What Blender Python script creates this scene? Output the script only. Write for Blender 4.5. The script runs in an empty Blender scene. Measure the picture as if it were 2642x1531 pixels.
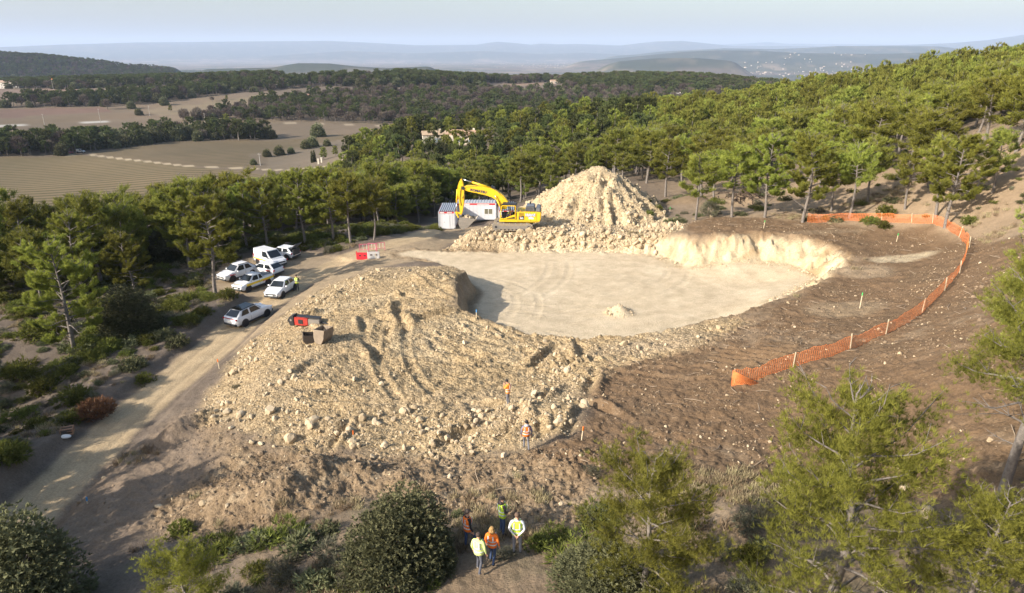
import bpy, bmesh, math, random
import numpy as np
from mathutils import Vector, Matrix, Euler

random.seed(7); RNG = np.random.default_rng(11)
R = math.radians
scene = bpy.context.scene
COL = scene.collection

# ------------------------------------------------------------------ camera
CAMZ = 22.5; PITCH = R(19.5); FPX = 1762.0; CX, CY = 1321.0, 765.5
cam_d = bpy.data.cameras.new('camera'); cam = bpy.data.objects.new('camera', cam_d); COL.objects.link(cam)
cam.location = (0, 0, CAMZ); cam.rotation_euler = (R(90) - PITCH, 0, 0)
cam_d.sensor_width = 36; cam_d.lens = 36 * FPX / 2642.0
cam_d.clip_start = 0.5; cam_d.clip_end = 90000
scene.camera = cam
# ------------------------------------------------------------------ sky, sun, exposure
SUN_EL = R(28); TRAVEL = R(31)            # light travels to +x, a little to +y
sd = Vector((-math.cos(TRAVEL) * math.cos(SUN_EL), -math.sin(TRAVEL) * math.cos(SUN_EL), math.sin(SUN_EL)))
world = bpy.data.worlds.new('World'); scene.world = world; world.use_nodes = True
wn = world.node_tree.nodes; wl = world.node_tree.links
bg = wn['Background']; sky = wn.new('ShaderNodeTexSky'); sky.sky_type = 'NISHITA'; sky.sun_disc = False
sky.sun_elevation = SUN_EL; sky.sun_rotation = math.atan2(sd.x, sd.y)
sky.altitude = 100; sky.air_density = 1.3; sky.dust_density = 3.0; sky.ozone_density = 2.0
wl.new(sky.outputs[0], bg.inputs[0]); bg.inputs[1].default_value = 0.13
sun_d = bpy.data.lights.new('sun', 'SUN'); sun = bpy.data.objects.new('sun', sun_d); COL.objects.link(sun)
sun_d.energy = 5.0; sun_d.angle = R(0.53); sun_d.color = (1.0, 0.91, 0.79)
sun.rotation_euler = (-sd).to_track_quat('-Z', 'Y').to_euler()
scene.view_settings.view_transform = 'Standard'; scene.view_settings.look = 'None'
scene.view_settings.gamma = 1; scene.view_settings.use_curve_mapping = False
scene.view_settings.exposure = 0.80
scene.render.engine = 'CYCLES'
scene.cycles.volume_bounces = 1; scene.cycles.transparent_max_bounces = 8

# ------------------------------------------------------------------ helpers
def tag(o, label=None, cat=None, group=None, kind=None):
    if label: o['label'] = label
    if cat: o['category'] = cat
    if group: o['group'] = group
    if kind: o['kind'] = kind
    return o
def link(name, data, parent=None, loc=None):
    o = bpy.data.objects.new(name, data); COL.objects.link(o)
    if parent is not None: o.parent = parent
    if loc is not None: o.location = loc
    return o
def thing(name, label, cat, loc=(0, 0, 0), rz=0.0, group=None):
    o = link(name, None, None, loc); o.rotation_euler = (0, 0, rz); o.empty_display_size = .3
    return tag(o, label, cat, group)
def npmesh(name, verts, faces, mat=None, smooth=False, attrs=None):
    """faces: (n,3) or (n,4) int array"""
    me = bpy.data.meshes.new(name); verts = np.asarray(verts, dtype=np.float32); faces = np.asarray(faces, dtype=np.int32)
    k = faces.shape[1]
    me.vertices.add(len(verts)); me.vertices.foreach_set('co', verts.ravel())
    me.loops.add(faces.size); me.loops.foreach_set('vertex_index', faces.ravel())
    me.polygons.add(len(faces)); me.polygons.foreach_set('loop_start', np.arange(0, faces.size, k, dtype=np.int32))
    me.polygons.foreach_set('loop_total', np.full(len(faces), k, dtype=np.int32))
    if smooth: me.polygons.foreach_set('use_smooth', np.ones(len(faces), dtype=bool))
    me.update(calc_edges=True)
    if attrs:
        for nm, a in attrs.items():
            if a.ndim == 1:
                at = me.attributes.new(nm, 'FLOAT', 'POINT'); at.data.foreach_set('value', a.astype(np.float32))
            else:
                at = me.attributes.new(nm, 'FLOAT_COLOR', 'POINT')
                c = np.ones((len(a), 4), dtype=np.float32); c[:, :3] = a; at.data.foreach_set('color', c.ravel())
    if mat is not None: me.materials.append(mat)
    return me

# value noise
def _hash(ix, iy, s):
    h = (ix.astype(np.int64) * 374761393 + iy.astype(np.int64) * 668265263 + s * 974634777) & 0x7fffffff
    h = ((h ^ (h >> 13)) * 1274126177) & 0x7fffffff
    h = h ^ (h >> 16)
    return (h & 0xffff) / 65535.0
def vn(x, y, s=0):
    x = np.asarray(x, float); y = np.asarray(y, float)
    ix = np.floor(x); iy = np.floor(y); fx = x - ix; fy = y - iy
    ux = fx * fx * (3 - 2 * fx); uy = fy * fy * (3 - 2 * fy)
    a = _hash(ix, iy, s); b = _hash(ix + 1, iy, s); c = _hash(ix, iy + 1, s); d = _hash(ix + 1, iy + 1, s)
    return (a * (1 - ux) + b * ux) * (1 - uy) + (c * (1 - ux) + d * ux) * uy
def fbm(x, y, oct=4, s=0, g=.5):
    t = 0; a = 1; n = 0
    for i in range(oct):
        t = t + a * (vn(x * 2 ** i + 17.3 * i, y * 2 ** i - 9.1 * i, s + i) - .5); n += a; a *= g
    return t / n * 2
def sst(a, b, x):
    t = np.clip((x - a) / (b - a), 0, 1); return t * t * (3 - 2 * t)
def lerp(a, b, t): return a + (b - a) * t

# camera rays: used only to survey real ground positions from the photograph
def ray(px, py):
    u = (px - CX) / FPX; v = (CY - py) / FPX
    d = np.array([u, math.cos(PITCH) + v * math.sin(PITCH), -math.sin(PITCH) + v * math.cos(PITCH)])
    return d / np.linalg.norm(d)
def atz(px, py, z):
    d = ray(px, py); t = (z - CAMZ) / d[2]; return np.array([d[0] * t, d[1] * t, z])

# ------------------------------------------------------------------ base relief: thin plate through surveyed heights
cps = []
def cz(px, py, z):
    p = atz(px, py, z); cps.append((p[0], p[1], z))
def cr(px, r, z):
    az = math.atan((px - CX) / 1835.0); cps.append((r * math.sin(az), r * math.cos(az), z))
for a in [(1250,1480,4.6),(1321,1600,5.0),(700,1531,3.2),(0,1531,0.3),(350,1450,1.2),(2642,1531,7.2),(1358,1172,2.7),(1000,1180,1.3),(700,1170,.6),
          (420,1330,-.2),(300,1250,-.8),(100,1300,-1.6),(250,1150,-1.6),(400,1020,-1.5),(560,890,-1.3),(700,775,-1.0),(830,695,-.7),(930,652,-.4),(1040,615,-.3),
          (1000,1350,3.4),(640,1290,1.0),(470,1180,-.5),
          (600,1010,.3),(640,1080,.7),(700,930,1.3),(790,880,1.6),(850,800,1.7),(940,740,1.8),(1040,715,1.9),(1140,705,2.7),(1168,750,2.5),(1000,850,1.6),(1200,850,1.4),(1314,1047,1.3),(1100,1000,1.2),(1500,905,1.3),(1450,1040,1.8),
          (1700,900,1.8),(1900,840,2.4),(2000,800,2.7),(2250,700,3.5),(2230,660,3.5),(2100,607,3.7),(1950,596,3.6),(1840,598,3.3),(2080,570,3.9),(1850,560,3.2),(2400,620,4.4),(2350,800,4.3),(2560,660,7),(2300,1100,5.0),(2580,1280,7.0),(1800,1150,3.6),(1600,1300,4.2),(2100,950,4.0),(1600,1050,2.6),(2642,900,8.5),(2000,1400,5.5),
          (0,1200,-.6),(0,900,-1.0),(250,960,-1.3),(200,800,-1.9),(0,700,-3.5),(420,700,-1.8),(540,810,-.7),(600,640,-1.8),(760,655,-.8),(850,605,-1.3),(1000,585,-1.6),(1120,602,-1.9),(1160,597,-2.0),(1230,665,0),(1450,665,0),(1080,660,-.1)]:
    cz(*a)
for a in [(1540,112,1.2),(1290,118,-3.5),(1160,120,-5),(1540,140,-1.5),(1750,112,1.6),(2000,105,3.0),(2300,100,6.5),(2600,95,11),(2900,90,15),(3400,60,16),
          (-300,60,-3),(-600,110,-9),(-1500,40,-1),(-1500,12,1),(3600,20,12),
          (0,110,-7),(300,110,-6),(700,110,-4),(1000,112,-4),(0,160,-17),(400,160,-16),(800,160,-12),(1100,160,-10),(1350,165,-9),(1700,165,-1.5),(2100,160,4),(2400,160,9),(2640,160,15),(3100,160,19),
          (0,215,-25),(400,215,-25),(750,215,-22),(1000,215,-15),(1250,220,-11),(1500,220,-5),(1800,230,0),(2100,230,5),(2400,230,11),(2640,230,16),(3100,230,21),
          (0,330,-26),(400,330,-26),(800,330,-25),(1000,310,-14),(1150,310,-11),(1330,300,-7),(1600,300,-3),(1850,300,-1),(2000,310,3),(2200,310,8),(2400,310,12.5),(2640,310,17),(3100,310,22),
          (0,500,-27),(500,500,-27),(900,480,-27),(1200,450,-27),(1600,450,-25),(2000,450,-18),(2400,450,-6),(2700,450,4),(3200,450,15),(-900,300,-20),(-900,600,-25),
          (0,700,-26),(500,700,-25),(900,700,-20),(1200,700,-22),(1600,700,-24),(2000,700,-30),(2600,700,-25),
          (0,1000,-17),(500,1000,-11),(930,950,-6),(1100,950,-9),(1350,1000,-16),(1550,1000,-11),(1900,1000,-14),(2200,1000,-30),(2700,1000,-40),
          (0,1700,-35),(900,1700,-50),(1600,1700,-55),(2200,1700,-70),(2700,1700,-70),
          (0,3500,-90),(900,3500,-105),(1600,3500,-110),(2400,3500,-110),(0,9000,-120),(1300,9000,-120),(2600,9000,-120),(0,30000,-120),(1300,30000,-120),(2600,30000,-120),(4200,5000,-100),(-1500,5000,-100),(4200,30000,-120),(-1500,30000,-120)]:
    cr(*a)
cps += [(0.3, 3, 5.4), (0, 8, 5.3), (3, 1, 6.0), (8, 4, 7.3), (-8, 4, 3.6), (14, 2, 8.6), (-14, 2, 2.0), (11, 11, 7.4), (22, 6, 10.5), (-22, 6, .4), (35, 8, 13), (-4, 1, 4.6), (30, 20, 11.5), (-2, -1, 5), (6, -2, 6.5), (20, -6, 10), (-18, -6, 1.5)]
cps = np.array(cps)
def warp(x, y):
    r = np.sqrt(x * x + y * y) + 1e-6
    return np.stack([np.arctan2(x, np.maximum(y, .5)) * 1.5, np.log(r)], -1)
_W = warp(cps[:, 0], cps[:, 1])
def _phi(d2): return .5 * d2 * np.log(d2 + 1e-12)
_n = len(cps); _K = _phi(((_W[:, None] - _W[None]) ** 2).sum(-1)) + np.eye(_n) * 2e-4
_Pm = np.concatenate([np.ones((_n, 1)), _W], 1)
_A = np.zeros((_n + 3, _n + 3)); _A[:_n, :_n] = _K; _A[:_n, _n:] = _Pm; _A[_n:, :_n] = _Pm.T
_sol = np.linalg.solve(_A, np.concatenate([cps[:, 2], np.zeros(3)]))
def tps(x, y):
    sh = np.shape(x); w = warp(np.ravel(np.asarray(x, float)), np.ravel(np.asarray(y, float))); out = np.empty(len(w))
    for i in range(0, len(w), 60000):
        c = w[i:i + 60000]; d2 = ((c[:, None] - _W[None]) ** 2).sum(-1)
        out[i:i + 60000] = _phi(d2) @ _sol[:_n] + _sol[_n] + c @ _sol[_n + 1:]
    return out.reshape(sh)
_ts = np.geomspace(12, 40000, 1500)
def hit(f, px, py):
    d = ray(px, py); x = d[0] * _ts; y = d[1] * _ts; z = CAMZ + d[2] * _ts
    h = f(x, y); b = np.where(z < h)[0]
    if len(b) == 0 or b[0] == 0: i = len(_ts) - 2 if len(b) == 0 else 1
    else: i = b[0]
    t0, t1 = _ts[i - 1], _ts[i]
    for _ in range(2):
        tt = np.linspace(t0, t1, 12); hh = f(d[0] * tt, d[1] * tt); zz = CAMZ + d[2] * tt
        k = np.where(zz < hh)[0]; k = max(1, k[0]) if len(k) else 11
        t0, t1 = tt[k - 1], tt[k]
    t = (t0 + t1) / 2; x, y = d[0] * t, d[1] * t
    return np.array([x, y, float(f(np.array([x]), np.array([y]))[0])])
def pxpoly(pts): return np.array([hit(tps, *p)[:2] for p in pts])
def sdf(x, y, poly):      # positive inside
    d = np.full(np.shape(x), 1e18); ins = np.zeros(np.shape(x), bool); n = len(poly)
    for i in range(n):
        a = poly[i]; b = poly[(i + 1) % n]; e = b - a; wx = x - a[0]; wy = y - a[1]
        t = np.clip((wx * e[0] + wy * e[1]) / (e @ e + 1e-12), 0, 1)
        d = np.minimum(d, (wx - e[0] * t) ** 2 + (wy - e[1] * t) ** 2)
        c = (a[1] > y) != (b[1] > y)
        with np.errstate(divide='ignore', invalid='ignore'):
            xi = (b[0] - a[0]) * (y - a[1]) / (b[1] - a[1] + 1e-12) + a[0]
        ins ^= c & (x < xi)
    return np.where(ins, 1, -1) * np.sqrt(d)
def polyline(x, y, pts):   # distance, signed side, param z
    best = np.full(np.shape(x), 1e18); side = np.zeros(np.shape(x)); zz = np.zeros(np.shape(x))
    for a, b in zip(pts[:-1], pts[1:]):
        e = b[:2] - a[:2]; wx = x - a[0]; wy = y - a[1]; t = np.clip((wx * e[0] + wy * e[1]) / (e @ e), 0, 1)
        d = (wx - e[0] * t) ** 2 + (wy - e[1] * t) ** 2; m = d < best
        best = np.where(m, d, best); side = np.where(m, np.sign(e[0] * wy - e[1] * wx), side)
        zz = np.where(m, a[2] + (b[2] - a[2]) * t, zz)
    return np.sqrt(best), side, zz

def zp(l): return np.array([atz(*p) for p in l])
ROAD = zp([(-60,1480,-1.7),(90,1310,-1.65),(250,1155,-1.6),(400,1020,-1.5),(560,890,-1.3),(690,780,-1.05),(800,712,-.8),(900,665,-.5),(990,635,-.35),(1080,612,-.6),(1105,600,-1.2)])
PIT = zp([(1760,640,.8),(1800,612,2.9),(1950,611,3.0),(2080,622,3.1),(2165,645,3.2),(2205,668,3.2),(2192,692,3.1),(2125,728,3.0),(2060,760,2.7),(1950,800,2.4),(1800,835,2.0),(1650,858,1.8),(1500,868,1.5),(1370,856,1.4),(1260,826,1.5),(1195,808,1.6),(1178,775,2.3),(1178,720,2.6),(1200,696,2.5),(1120,684,.4),(1050,676,-.1),(1000,672,-.1),(985,655,-.2),(1060,640,-.2),(1130,640,0),(1400,640,0),(1700,640,.4)])[:, :2]
BENCH = zp([(1115,658,0),(1170,625,0),(1235,612,0),(1300,598,0.3),(1500,575,1),(1700,570,1.5),(1770,600,1.6),(1765,640,.6),(1700,652,.2),(1550,655,.1),(1400,657,0),(1250,658,0)])[:, :2]
PARK = zp([(560,780,-1.1),(640,760,-1.1),(720,790,-1),(830,715,-.8),(900,670,-.5),(780,650,-.8),(660,660,-1),(560,700,-1.2)])[:, :2]
FILL = pxpoly([(985,690),(1200,690),(1180,790),(1270,825),(1500,868),(1700,850),(1900,812),(1930,835),(1800,895),(1620,935),(1535,965),(1515,1050),(1490,1115),(1350,1168),(900,1168),(720,1162),(520,1090),(530,1030),(600,925),(720,822),(830,748)])
BROWN = pxpoly([(1735,585),(1850,560),(2080,568),(2400,585),(2560,620),(2900,560),(3100,900),(2900,1330),(2300,1290),(1900,1270),(1700,1280),(1500,1240),(1350,1180),(1490,1120),(1530,950),(1800,890),(1900,815),(2050,760),(2190,700),(2210,665),(2080,620),(1790,605)])
MIXD = pxpoly([(520,1085),(720,1155),(1400,1160),(1520,1180),(1560,1330),(1420,1420),(1200,1330),(900,1290),(640,1400),(450,1390),(380,1330),(560,1200)])
LITT = pxpoly([(60,1330),(480,1060),(560,1090),(600,1180),(420,1350),(250,1420)])
PEAK = np.array([hit(tps, 1543, 560)[0], 95.0]); PEAK[0] = (1543 - CX) / FPX * 96.5
def lump(px, py, z=None):
    p = hit(tps, px, py); return p
MOUNDS = [(lump(1405,1085), 3.3, .95), (lump(810,1240), 1.9, 1.5), (lump(620,1290), 2.3, 1.1), (lump(720,1300), 1.9, 1.1), (lump(450,1130), 1.2, 1.0), (lump(500,1095), 1.3, .7), (lump(930,1230), 1.4, .7), (lump(1030,1240), 1.2, .5),
          (lump(1600,770), 1.1, .75), (lump(1095,715), 2.4, .6), (lump(950,725), 2.2, .5), (lump(1175,745), 1.3, .5), (lump(1780,528), 3.6, 1.3), (lump(1930,520), 3.0, 1.7), (lump(1780,880), 2.5, .3), (lump(1500,1200), 2.0, .5), (lump(1890,1330), 2.4, .6)]
RUTS = []
for k in range(70):
    px = random.uniform(760, 1560); py = random.uniform(740, 1120)
    p = hit(tps, px, py)
    if sdf(np.array([p[0]]), np.array([p[1]]), PIT)[0] > -1.5: continue
    RUTS.append((p[0], p[1], random.uniform(.3, .6), random.uniform(.8, 2.4), random.uniform(0, math.pi), random.choice([-1, 1]) * random.uniform(.25, .7)))
ARCS = []
for k in range(30):
    p = hit(tps, random.uniform(820, 1750), random.uniform(700, 1000)); q = random.uniform(6, 22); a0 = random.uniform(0, 6.28); ARCS.append((p[0] - q * math.cos(a0 + .3), p[1] - q * math.sin(a0 + .3), q, a0, random.uniform(.4, .9)))
# distant ridges: (distance, width, [(px, py skyline)...], tree height above ground)
RIDGES = [
 (23000, 5500, [(-800,125),(0,122),(150,116),(357,110),(680,107),(850,106),(1000,113),(1070,117),(1230,116),(1260,111),(1285,108),(1330,112),(1370,116),(1395,113),(1440,115),(1490,114),(1600,118),(1660,111),(1700,107),(1760,106),(1800,110),(1850,115),(1890,119),(1980,119),(2200,120),(2340,116),(2450,112),(2550,104),(2642,90),(2900,75),(3400,90)]),
 (29000, 3000, [(1700,125),(1930,112),(1980,109),(2030,113),(2200,114),(2300,116),(2500,125)]),
 (12500, 1900, [(1500,150),(1640,141),(1700,134),(1870,125),(2000,127),(2100,123),(2160,119),(2300,119),(2420,120),(2480,126),(2600,140)]),
 (8200, 1300, [(1420,165),(1600,150),(1700,140),(1760,134),(1850,130),(1960,131),(2050,137),(2180,139),(2300,139),(2400,136),(2550,133),(2700,140)]),
 (16500, 1700, [(600,150),(900,132),(1060,138),(1250,132),(1400,140),(1500,136),(1700,146)]),
 (5200, 700, [(1480,190),(1600,158),(1700,150),(1800,150),(1900,158),(1980,175)]),
 (2400, 420, [(-500,120),(0,143),(100,148),(190,157),(250,163),(320,171),(420,170),(490,180),(560,200)]),
 (3700, 420, [(430,200),(500,180),(600,177),(700,175),(770,163),(850,164),(920,172),(1000,176),(1100,178),(1250,190)]),
 (3000, 300, [(900,200),(1000,176),(1100,172),(1200,184)]),
]
_ridge = []
for D, w, pts in RIDGES:
    az = []; el = []
    for px, py in pts:
        d = ray(px, py); az.append(math.atan2(d[0], d[1])); el.append(d[2] / math.hypot(d[0], d[1]))
    _ridge.append((D, w, np.array(az), CAMZ + D * np.array(el)))

def masks(x, y):
    m = {}
    w1 = fbm(x * .5, y * .5, 3, 5) * .9; w2 = fbm(x * .45 + 40, y * .45, 3, 8) * .9
    near = (x * x + y * y) < 150 ** 2
    def S(poly, a, b, w=0, X=None):
        out = np.full(np.shape(x), -99.0)
        out[near] = sdf(x[near], y[near], poly); return sst(a, b, out + w), out
    m['pit'], m['pitd'] = S(PIT, 0, 1)
    m['bench'], m['benchd'] = S(BENCH, -.3, 1)
    m['fill'], m['filld'] = S(FILL, -.8, .9, w1)
    m['brown'], _ = S(BROWN, -1, 1, w2)
    m['mix'], _ = S(MIXD, -1, 1, w1)
    m['lit'], _ = S(LITT, -.6, .6, w1)
    m['park'], m['parkd'] = S(PARK, -.8, .6, w2 * .7)
    d, s, z = polyline(x, y, ROAD); m['rd'] = d; m['rs'] = s; m['rz'] = z
    m['road'] = 1 - sst(1.45, 2.1, d + w1 * .4)
    m['peak'] = np.hypot(x - PEAK[0], y - PEAK[1])
    return m
def smooth_h(x, y, m):
    r = np.hypot(x, y); z = tps(x, y); az = np.arctan2(x, y)
    # left bank above the road, then the road itself
    near = r < 150
    bank = np.where(m['rs'] > 0, 1, 0) * near
    bk = bank * sst(2.0, 3.0, m['rd']) * (1 - sst(3.0, 9, m['rd'])) * (y < 66)
    z = z + bk * .42 * (1 - m['park'])
    z = lerp(z, np.where(m['rd'] < 6, m['rz'], z), (1 - sst(1.8, 3.0, m['rd'])) * near * .96)
    z = lerp(z, -.95 + 0 * z, m['park'] * .75 * near)
    # rubble bench under the excavator and the big heap
    hb = 1.95 + .35 * fbm(x * .35, y * .35, 2, 31)
    bw = sst(-.2, 3.3, m['benchd'])
    z = lerp(z, np.maximum(z, hb), bw)
    # pit
    wall = lerp(1.0, 2.7, sst(12, 24, x)) * (1 + .25 * fbm(x * .9, y * .9, 2, 77))
    pd = m['pitd'] + .35 * fbm(x * .8, y * .8, 3, 21) * sst(-2, 1, m['pitd'])
    fl = .10 * fbm(x * .15, y * .15, 2, 3) + 1.0 * sst(18, 25, x) * (1 - sst(0, 7, m['pitd'] - 2.0)) * (m['pitd'] > 0)
    z = lerp(z, fl, np.clip(pd / wall, 0, 1) * near)
    gl = np.abs(fbm(np.arctan2(x - 11, y - 66) * 14, m['pitd'] * .25, 3, 41))
    z = z + gl * 1.0 * np.sin(np.clip(pd / wall, 0, 1) * np.pi) * sst(13, 20, x) * (y > 60)
    # heap
    pk = m['peak']; ang = np.arctan2(y - PEAK[1], x - PEAK[0])
    hp = 8.0 - (np.sqrt(pk ** 2 + .5) - .7) * (.66 + .05 * np.sin(ang * 2 + 1)) - np.maximum(0, x - PEAK[0]) * .02
    hp = hp + (np.abs(fbm(ang * 4.2, pk * .12, 3, 51)) * -2.4 + .7) * sst(.3, 4, pk) + .35 * fbm(x * .8, y * .8, 3, 52)
    z = np.where(near, np.maximum(z, hp), z); m['heap'] = sst(0, .25, hp - z + .22) * near
    for (c, rad, h) in MOUNDS:
        d = np.hypot(x - c[0], (y - c[1])) / rad
        z = z + h * np.exp(-d ** 2 * 1.6) * near
    for (cx, cy, wd, ln, a, h) in RUTS:
        u = (x - cx) * math.cos(a) + (y - cy) * math.sin(a); v = -(x - cx) * math.sin(a) + (y - cy) * math.cos(a)
        z = z + h * .8 * np.exp(-(u / ln) ** 2) * (v / wd) * np.exp(-(v / wd) ** 2) * near * 1.6
    for D, w, raz, rh in _ridge:
        zr = np.interp(az, raz, rh) + 0
        k = np.exp(-((r - D) / w) ** 2 * 1.3) * sst(raz[0], raz[0] + .05, az) * (1 - sst(raz[-1] - .05, raz[-1], az))
        n = 1 + .10 * fbm(x / w * 2.2, y / w * 2.2, 4, int(D) % 97)
        zz = -130 + (zr + 130) * k * lerp(n, 1.0, sst(.85, 1, k))
        z = np.where(r > 1300, np.maximum(z, zz), z)
    return z
def detail_h(x, y, m):
    r = np.hypot(x, y); near = 1 - sst(110, 150, r)
    a_pit = m['pit'] * (1 - m['heap'])
    rough = .06 + .075 * m['fill'] + .13 * m['bench'] + .07 * m['brown'] + .15 * m['mix'] + .06 * m['lit']
    rough = rough * (1 - .93 * sst(.8, 3.0, m['pitd'])) * (1 - .8 * m['road']) * (1 - .75 * m['park']) + .15 * m['heap'] + .12 * np.clip(1 - np.abs(m['pitd'] - 1.2) / 1.6, 0, 1) * (1 + 2.2 * sst(12, 18, x))
    n = fbm(x * 1.1, y * 1.1, 4, 61, .62)
    n2 = np.abs(fbm(x * 2.3, y * 2.3, 3, 62, .6)); n3 = fbm(x * 4.6, y * 4.6, 2, 63) + .6 * fbm(x * 8.5 + 3, y * 8.5, 1, 64)
    z = rough * (1.25 * n + .9 * (n2 - .25) + .45 * n3 + .5 * fbm(x * .42, y * .42, 2, 65)) * near
    wz = np.clip(1 - np.abs(m['pitd'] - 1.3) / 1.7, 0, 1) * sst(12, 17, x) * (y > 57) * near
    z = z + wz * (.55 * (np.abs(fbm(x * 1.9, y * 1.9, 3, 81, .65)) - .2) + .25 * fbm(x * 6, y * 6, 2, 82))
    z = z + .10 * m['brown'] * near * np.maximum(0, fbm(x * 2.6 + 9, y * 2.6, 2, 66) - .12)
    # track ridges in the brown strip beside the pit
    tx = np.sin((x * .75 + y * .65) * 7.0 + 1.5 * fbm(x * .4, y * .4, 2, 9)) * sst(.1, .3, fbm(x * .12 + 3, y * .12, 2, 91)) * (np.hypot(x-10,y-52)<13)
    z = z + .12 * tx * m['brown'] * near
    for (ax, ay, ar, a0, a1) in ARCS:
        dx = x - ax; dy = y - ay; dd = np.hypot(dx, dy); th = np.arctan2(dy, dx); on = ((th - a0) % (2 * np.pi)) < a1
        for off in (-1.15, 1.15):
            g_ = np.exp(-((dd - ar - off) / .26) ** 4) * on; z = z - g_ * (.06 + .035 * np.sin(th * ar * 18)) * near * (1 - .65 * m['pit'])
            z = z + .07 * np.exp(-((np.abs(dd - ar - off) - .48) / .13) ** 2) * on * near * (1 - .6 * m['pit'])
    # wheel ruts of the road
    z = z - .07 * np.exp(-((m['rd'] - .8) / .28) ** 2) * (m['rd'] < 3) * near
    z = z + .10 * m['road'] * np.exp(-((m['rd'] - 2.0) / .3) ** 2) * (m['rs'] < 0)
    z = z + (1 - near) * 0.6 * fbm(x * .02, y * .02, 3, 71)
    return z
def H(x, y):
    x = np.asarray(x, float); y = np.asarray(y, float); m = masks(x, y)
    return smooth_h(x, y, m) + detail_h(x, y, m)
def G(px, py): return hit(H, px, py)          # point of the ground seen at a photo pixel
def gz(x, y): return float(H(np.array([x]), np.array([y]))[0])
def project(P):
    d = np.asarray(P) - np.array([0, 0, CAMZ]); f = d[..., 1] * math.cos(PITCH) - d[..., 2] * math.sin(PITCH); u = d[..., 0]; v = d[..., 1] * math.sin(PITCH) + d[..., 2] * math.cos(PITCH)
    return CX + FPX * u / f, CY - FPX * v / f
# ------------------------------------------------------------------ materials
class NT:
    def __init__(s, name):
        s.m = bpy.data.materials.new(name); s.m.use_nodes = True; s.t = s.m.node_tree; s.n = s.t.nodes; s.l = s.t.links
        s.b = s.n['Principled BSDF']
    def add(s, ty, **k):
        n = s.n.new(ty)
        for a, v in k.items(): setattr(n, a, v)
        return n
    def L(s, a, b): s.l.new(a, b)
    def noise(s, scale, detail=4, rough=.55, coord=None, dist=0):
        n = s.add('ShaderNodeTexNoise'); n.inputs['Scale'].default_value = scale; n.inputs['Detail'].default_value = detail
        n.inputs['Roughness'].default_value = rough; n.inputs['Distortion'].default_value = dist
        if coord is not None: s.L(coord, n.inputs['Vector'])
        return n.outputs['Fac']
    def ramp(s, fac, stops):
        n = s.add('ShaderNodeValToRGB'); s.L(fac, n.inputs[0]); e = n.color_ramp.elements
        while len(e) < len(stops): e.new(.5)
        for i, (p, c) in enumerate(stops): e[i].position = p; e[i].color = (*c, 1) if len(c) == 3 else c
        return n.outputs[0]
    def math(s, op, a, b=None):
        n = s.add('ShaderNodeMath', operation=op)
        for i, v in enumerate((a, b)):
            if v is None: continue
            if isinstance(v, (int, float)): n.inputs[i].default_value = v
            else: s.L(v, n.inputs[i])
        return n.outputs[0]
    def mul(s, a, b):
        n = s.add('ShaderNodeMix', data_type='RGBA', blend_type='MULTIPLY'); n.inputs[0].default_value = 1
        s.put(n.inputs[6], a); s.put(n.inputs[7], b); return n.outputs[2]
    def mix(s, f, a, b):
        n = s.add('ShaderNodeMix', data_type='RGBA'); s.put(n.inputs[0], f); s.put(n.inputs[6], a); s.put(n.inputs[7], b); return n.outputs[2]
    def put(s, sock, v):
        if isinstance(v, tuple): sock.default_value = (*v, 1) if len(v) == 3 else v
        elif isinstance(v, (int, float)): sock.default_value = v
        else: s.L(v, sock)
    def bump(s, h, dist=.05, strength=1):
        n = s.add('ShaderNodeBump'); n.inputs['Distance'].default_value = dist; n.inputs['Strength'].default_value = strength
        s.L(h, n.inputs['Height']); s.L(n.outputs[0], s.b.inputs['Normal'])

_mc = {}
def paint(name, col, rough=.5, metal=0.0, dirt=.18, scale=3.0, emit=None):
    if name in _mc: return _mc[name]
    t = NT(name); co = t.add('ShaderNodeTexCoord').outputs['Object']
    f = t.noise(scale, 6, .65, co)
    g = t.ramp(f, [(.25, (1 - dirt,) * 3), (.75, (1.0,) * 3)])
    t.put(t.b.inputs['Base Color'], t.mul(col, g)); t.b.inputs['Metallic'].default_value = metal
    r = t.ramp(f, [(.3, (min(1, rough + .12),) * 3), (.7, (rough,) * 3)]); t.L(r, t.b.inputs['Roughness'])
    if dirt > .1: t.bump(f, .004, .4)
    _mc[name] = t.m; return t.m
def glassy(name, col=(.02, .025, .03)):
    if name in _mc: return _mc[name]
    t = NT(name); t.b.inputs['Base Color'].default_value = (*col, 1); t.b.inputs['Roughness'].default_value = .06
    t.b.inputs['IOR'].default_value = 1.5; _mc[name] = t.m; return t.m

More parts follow.
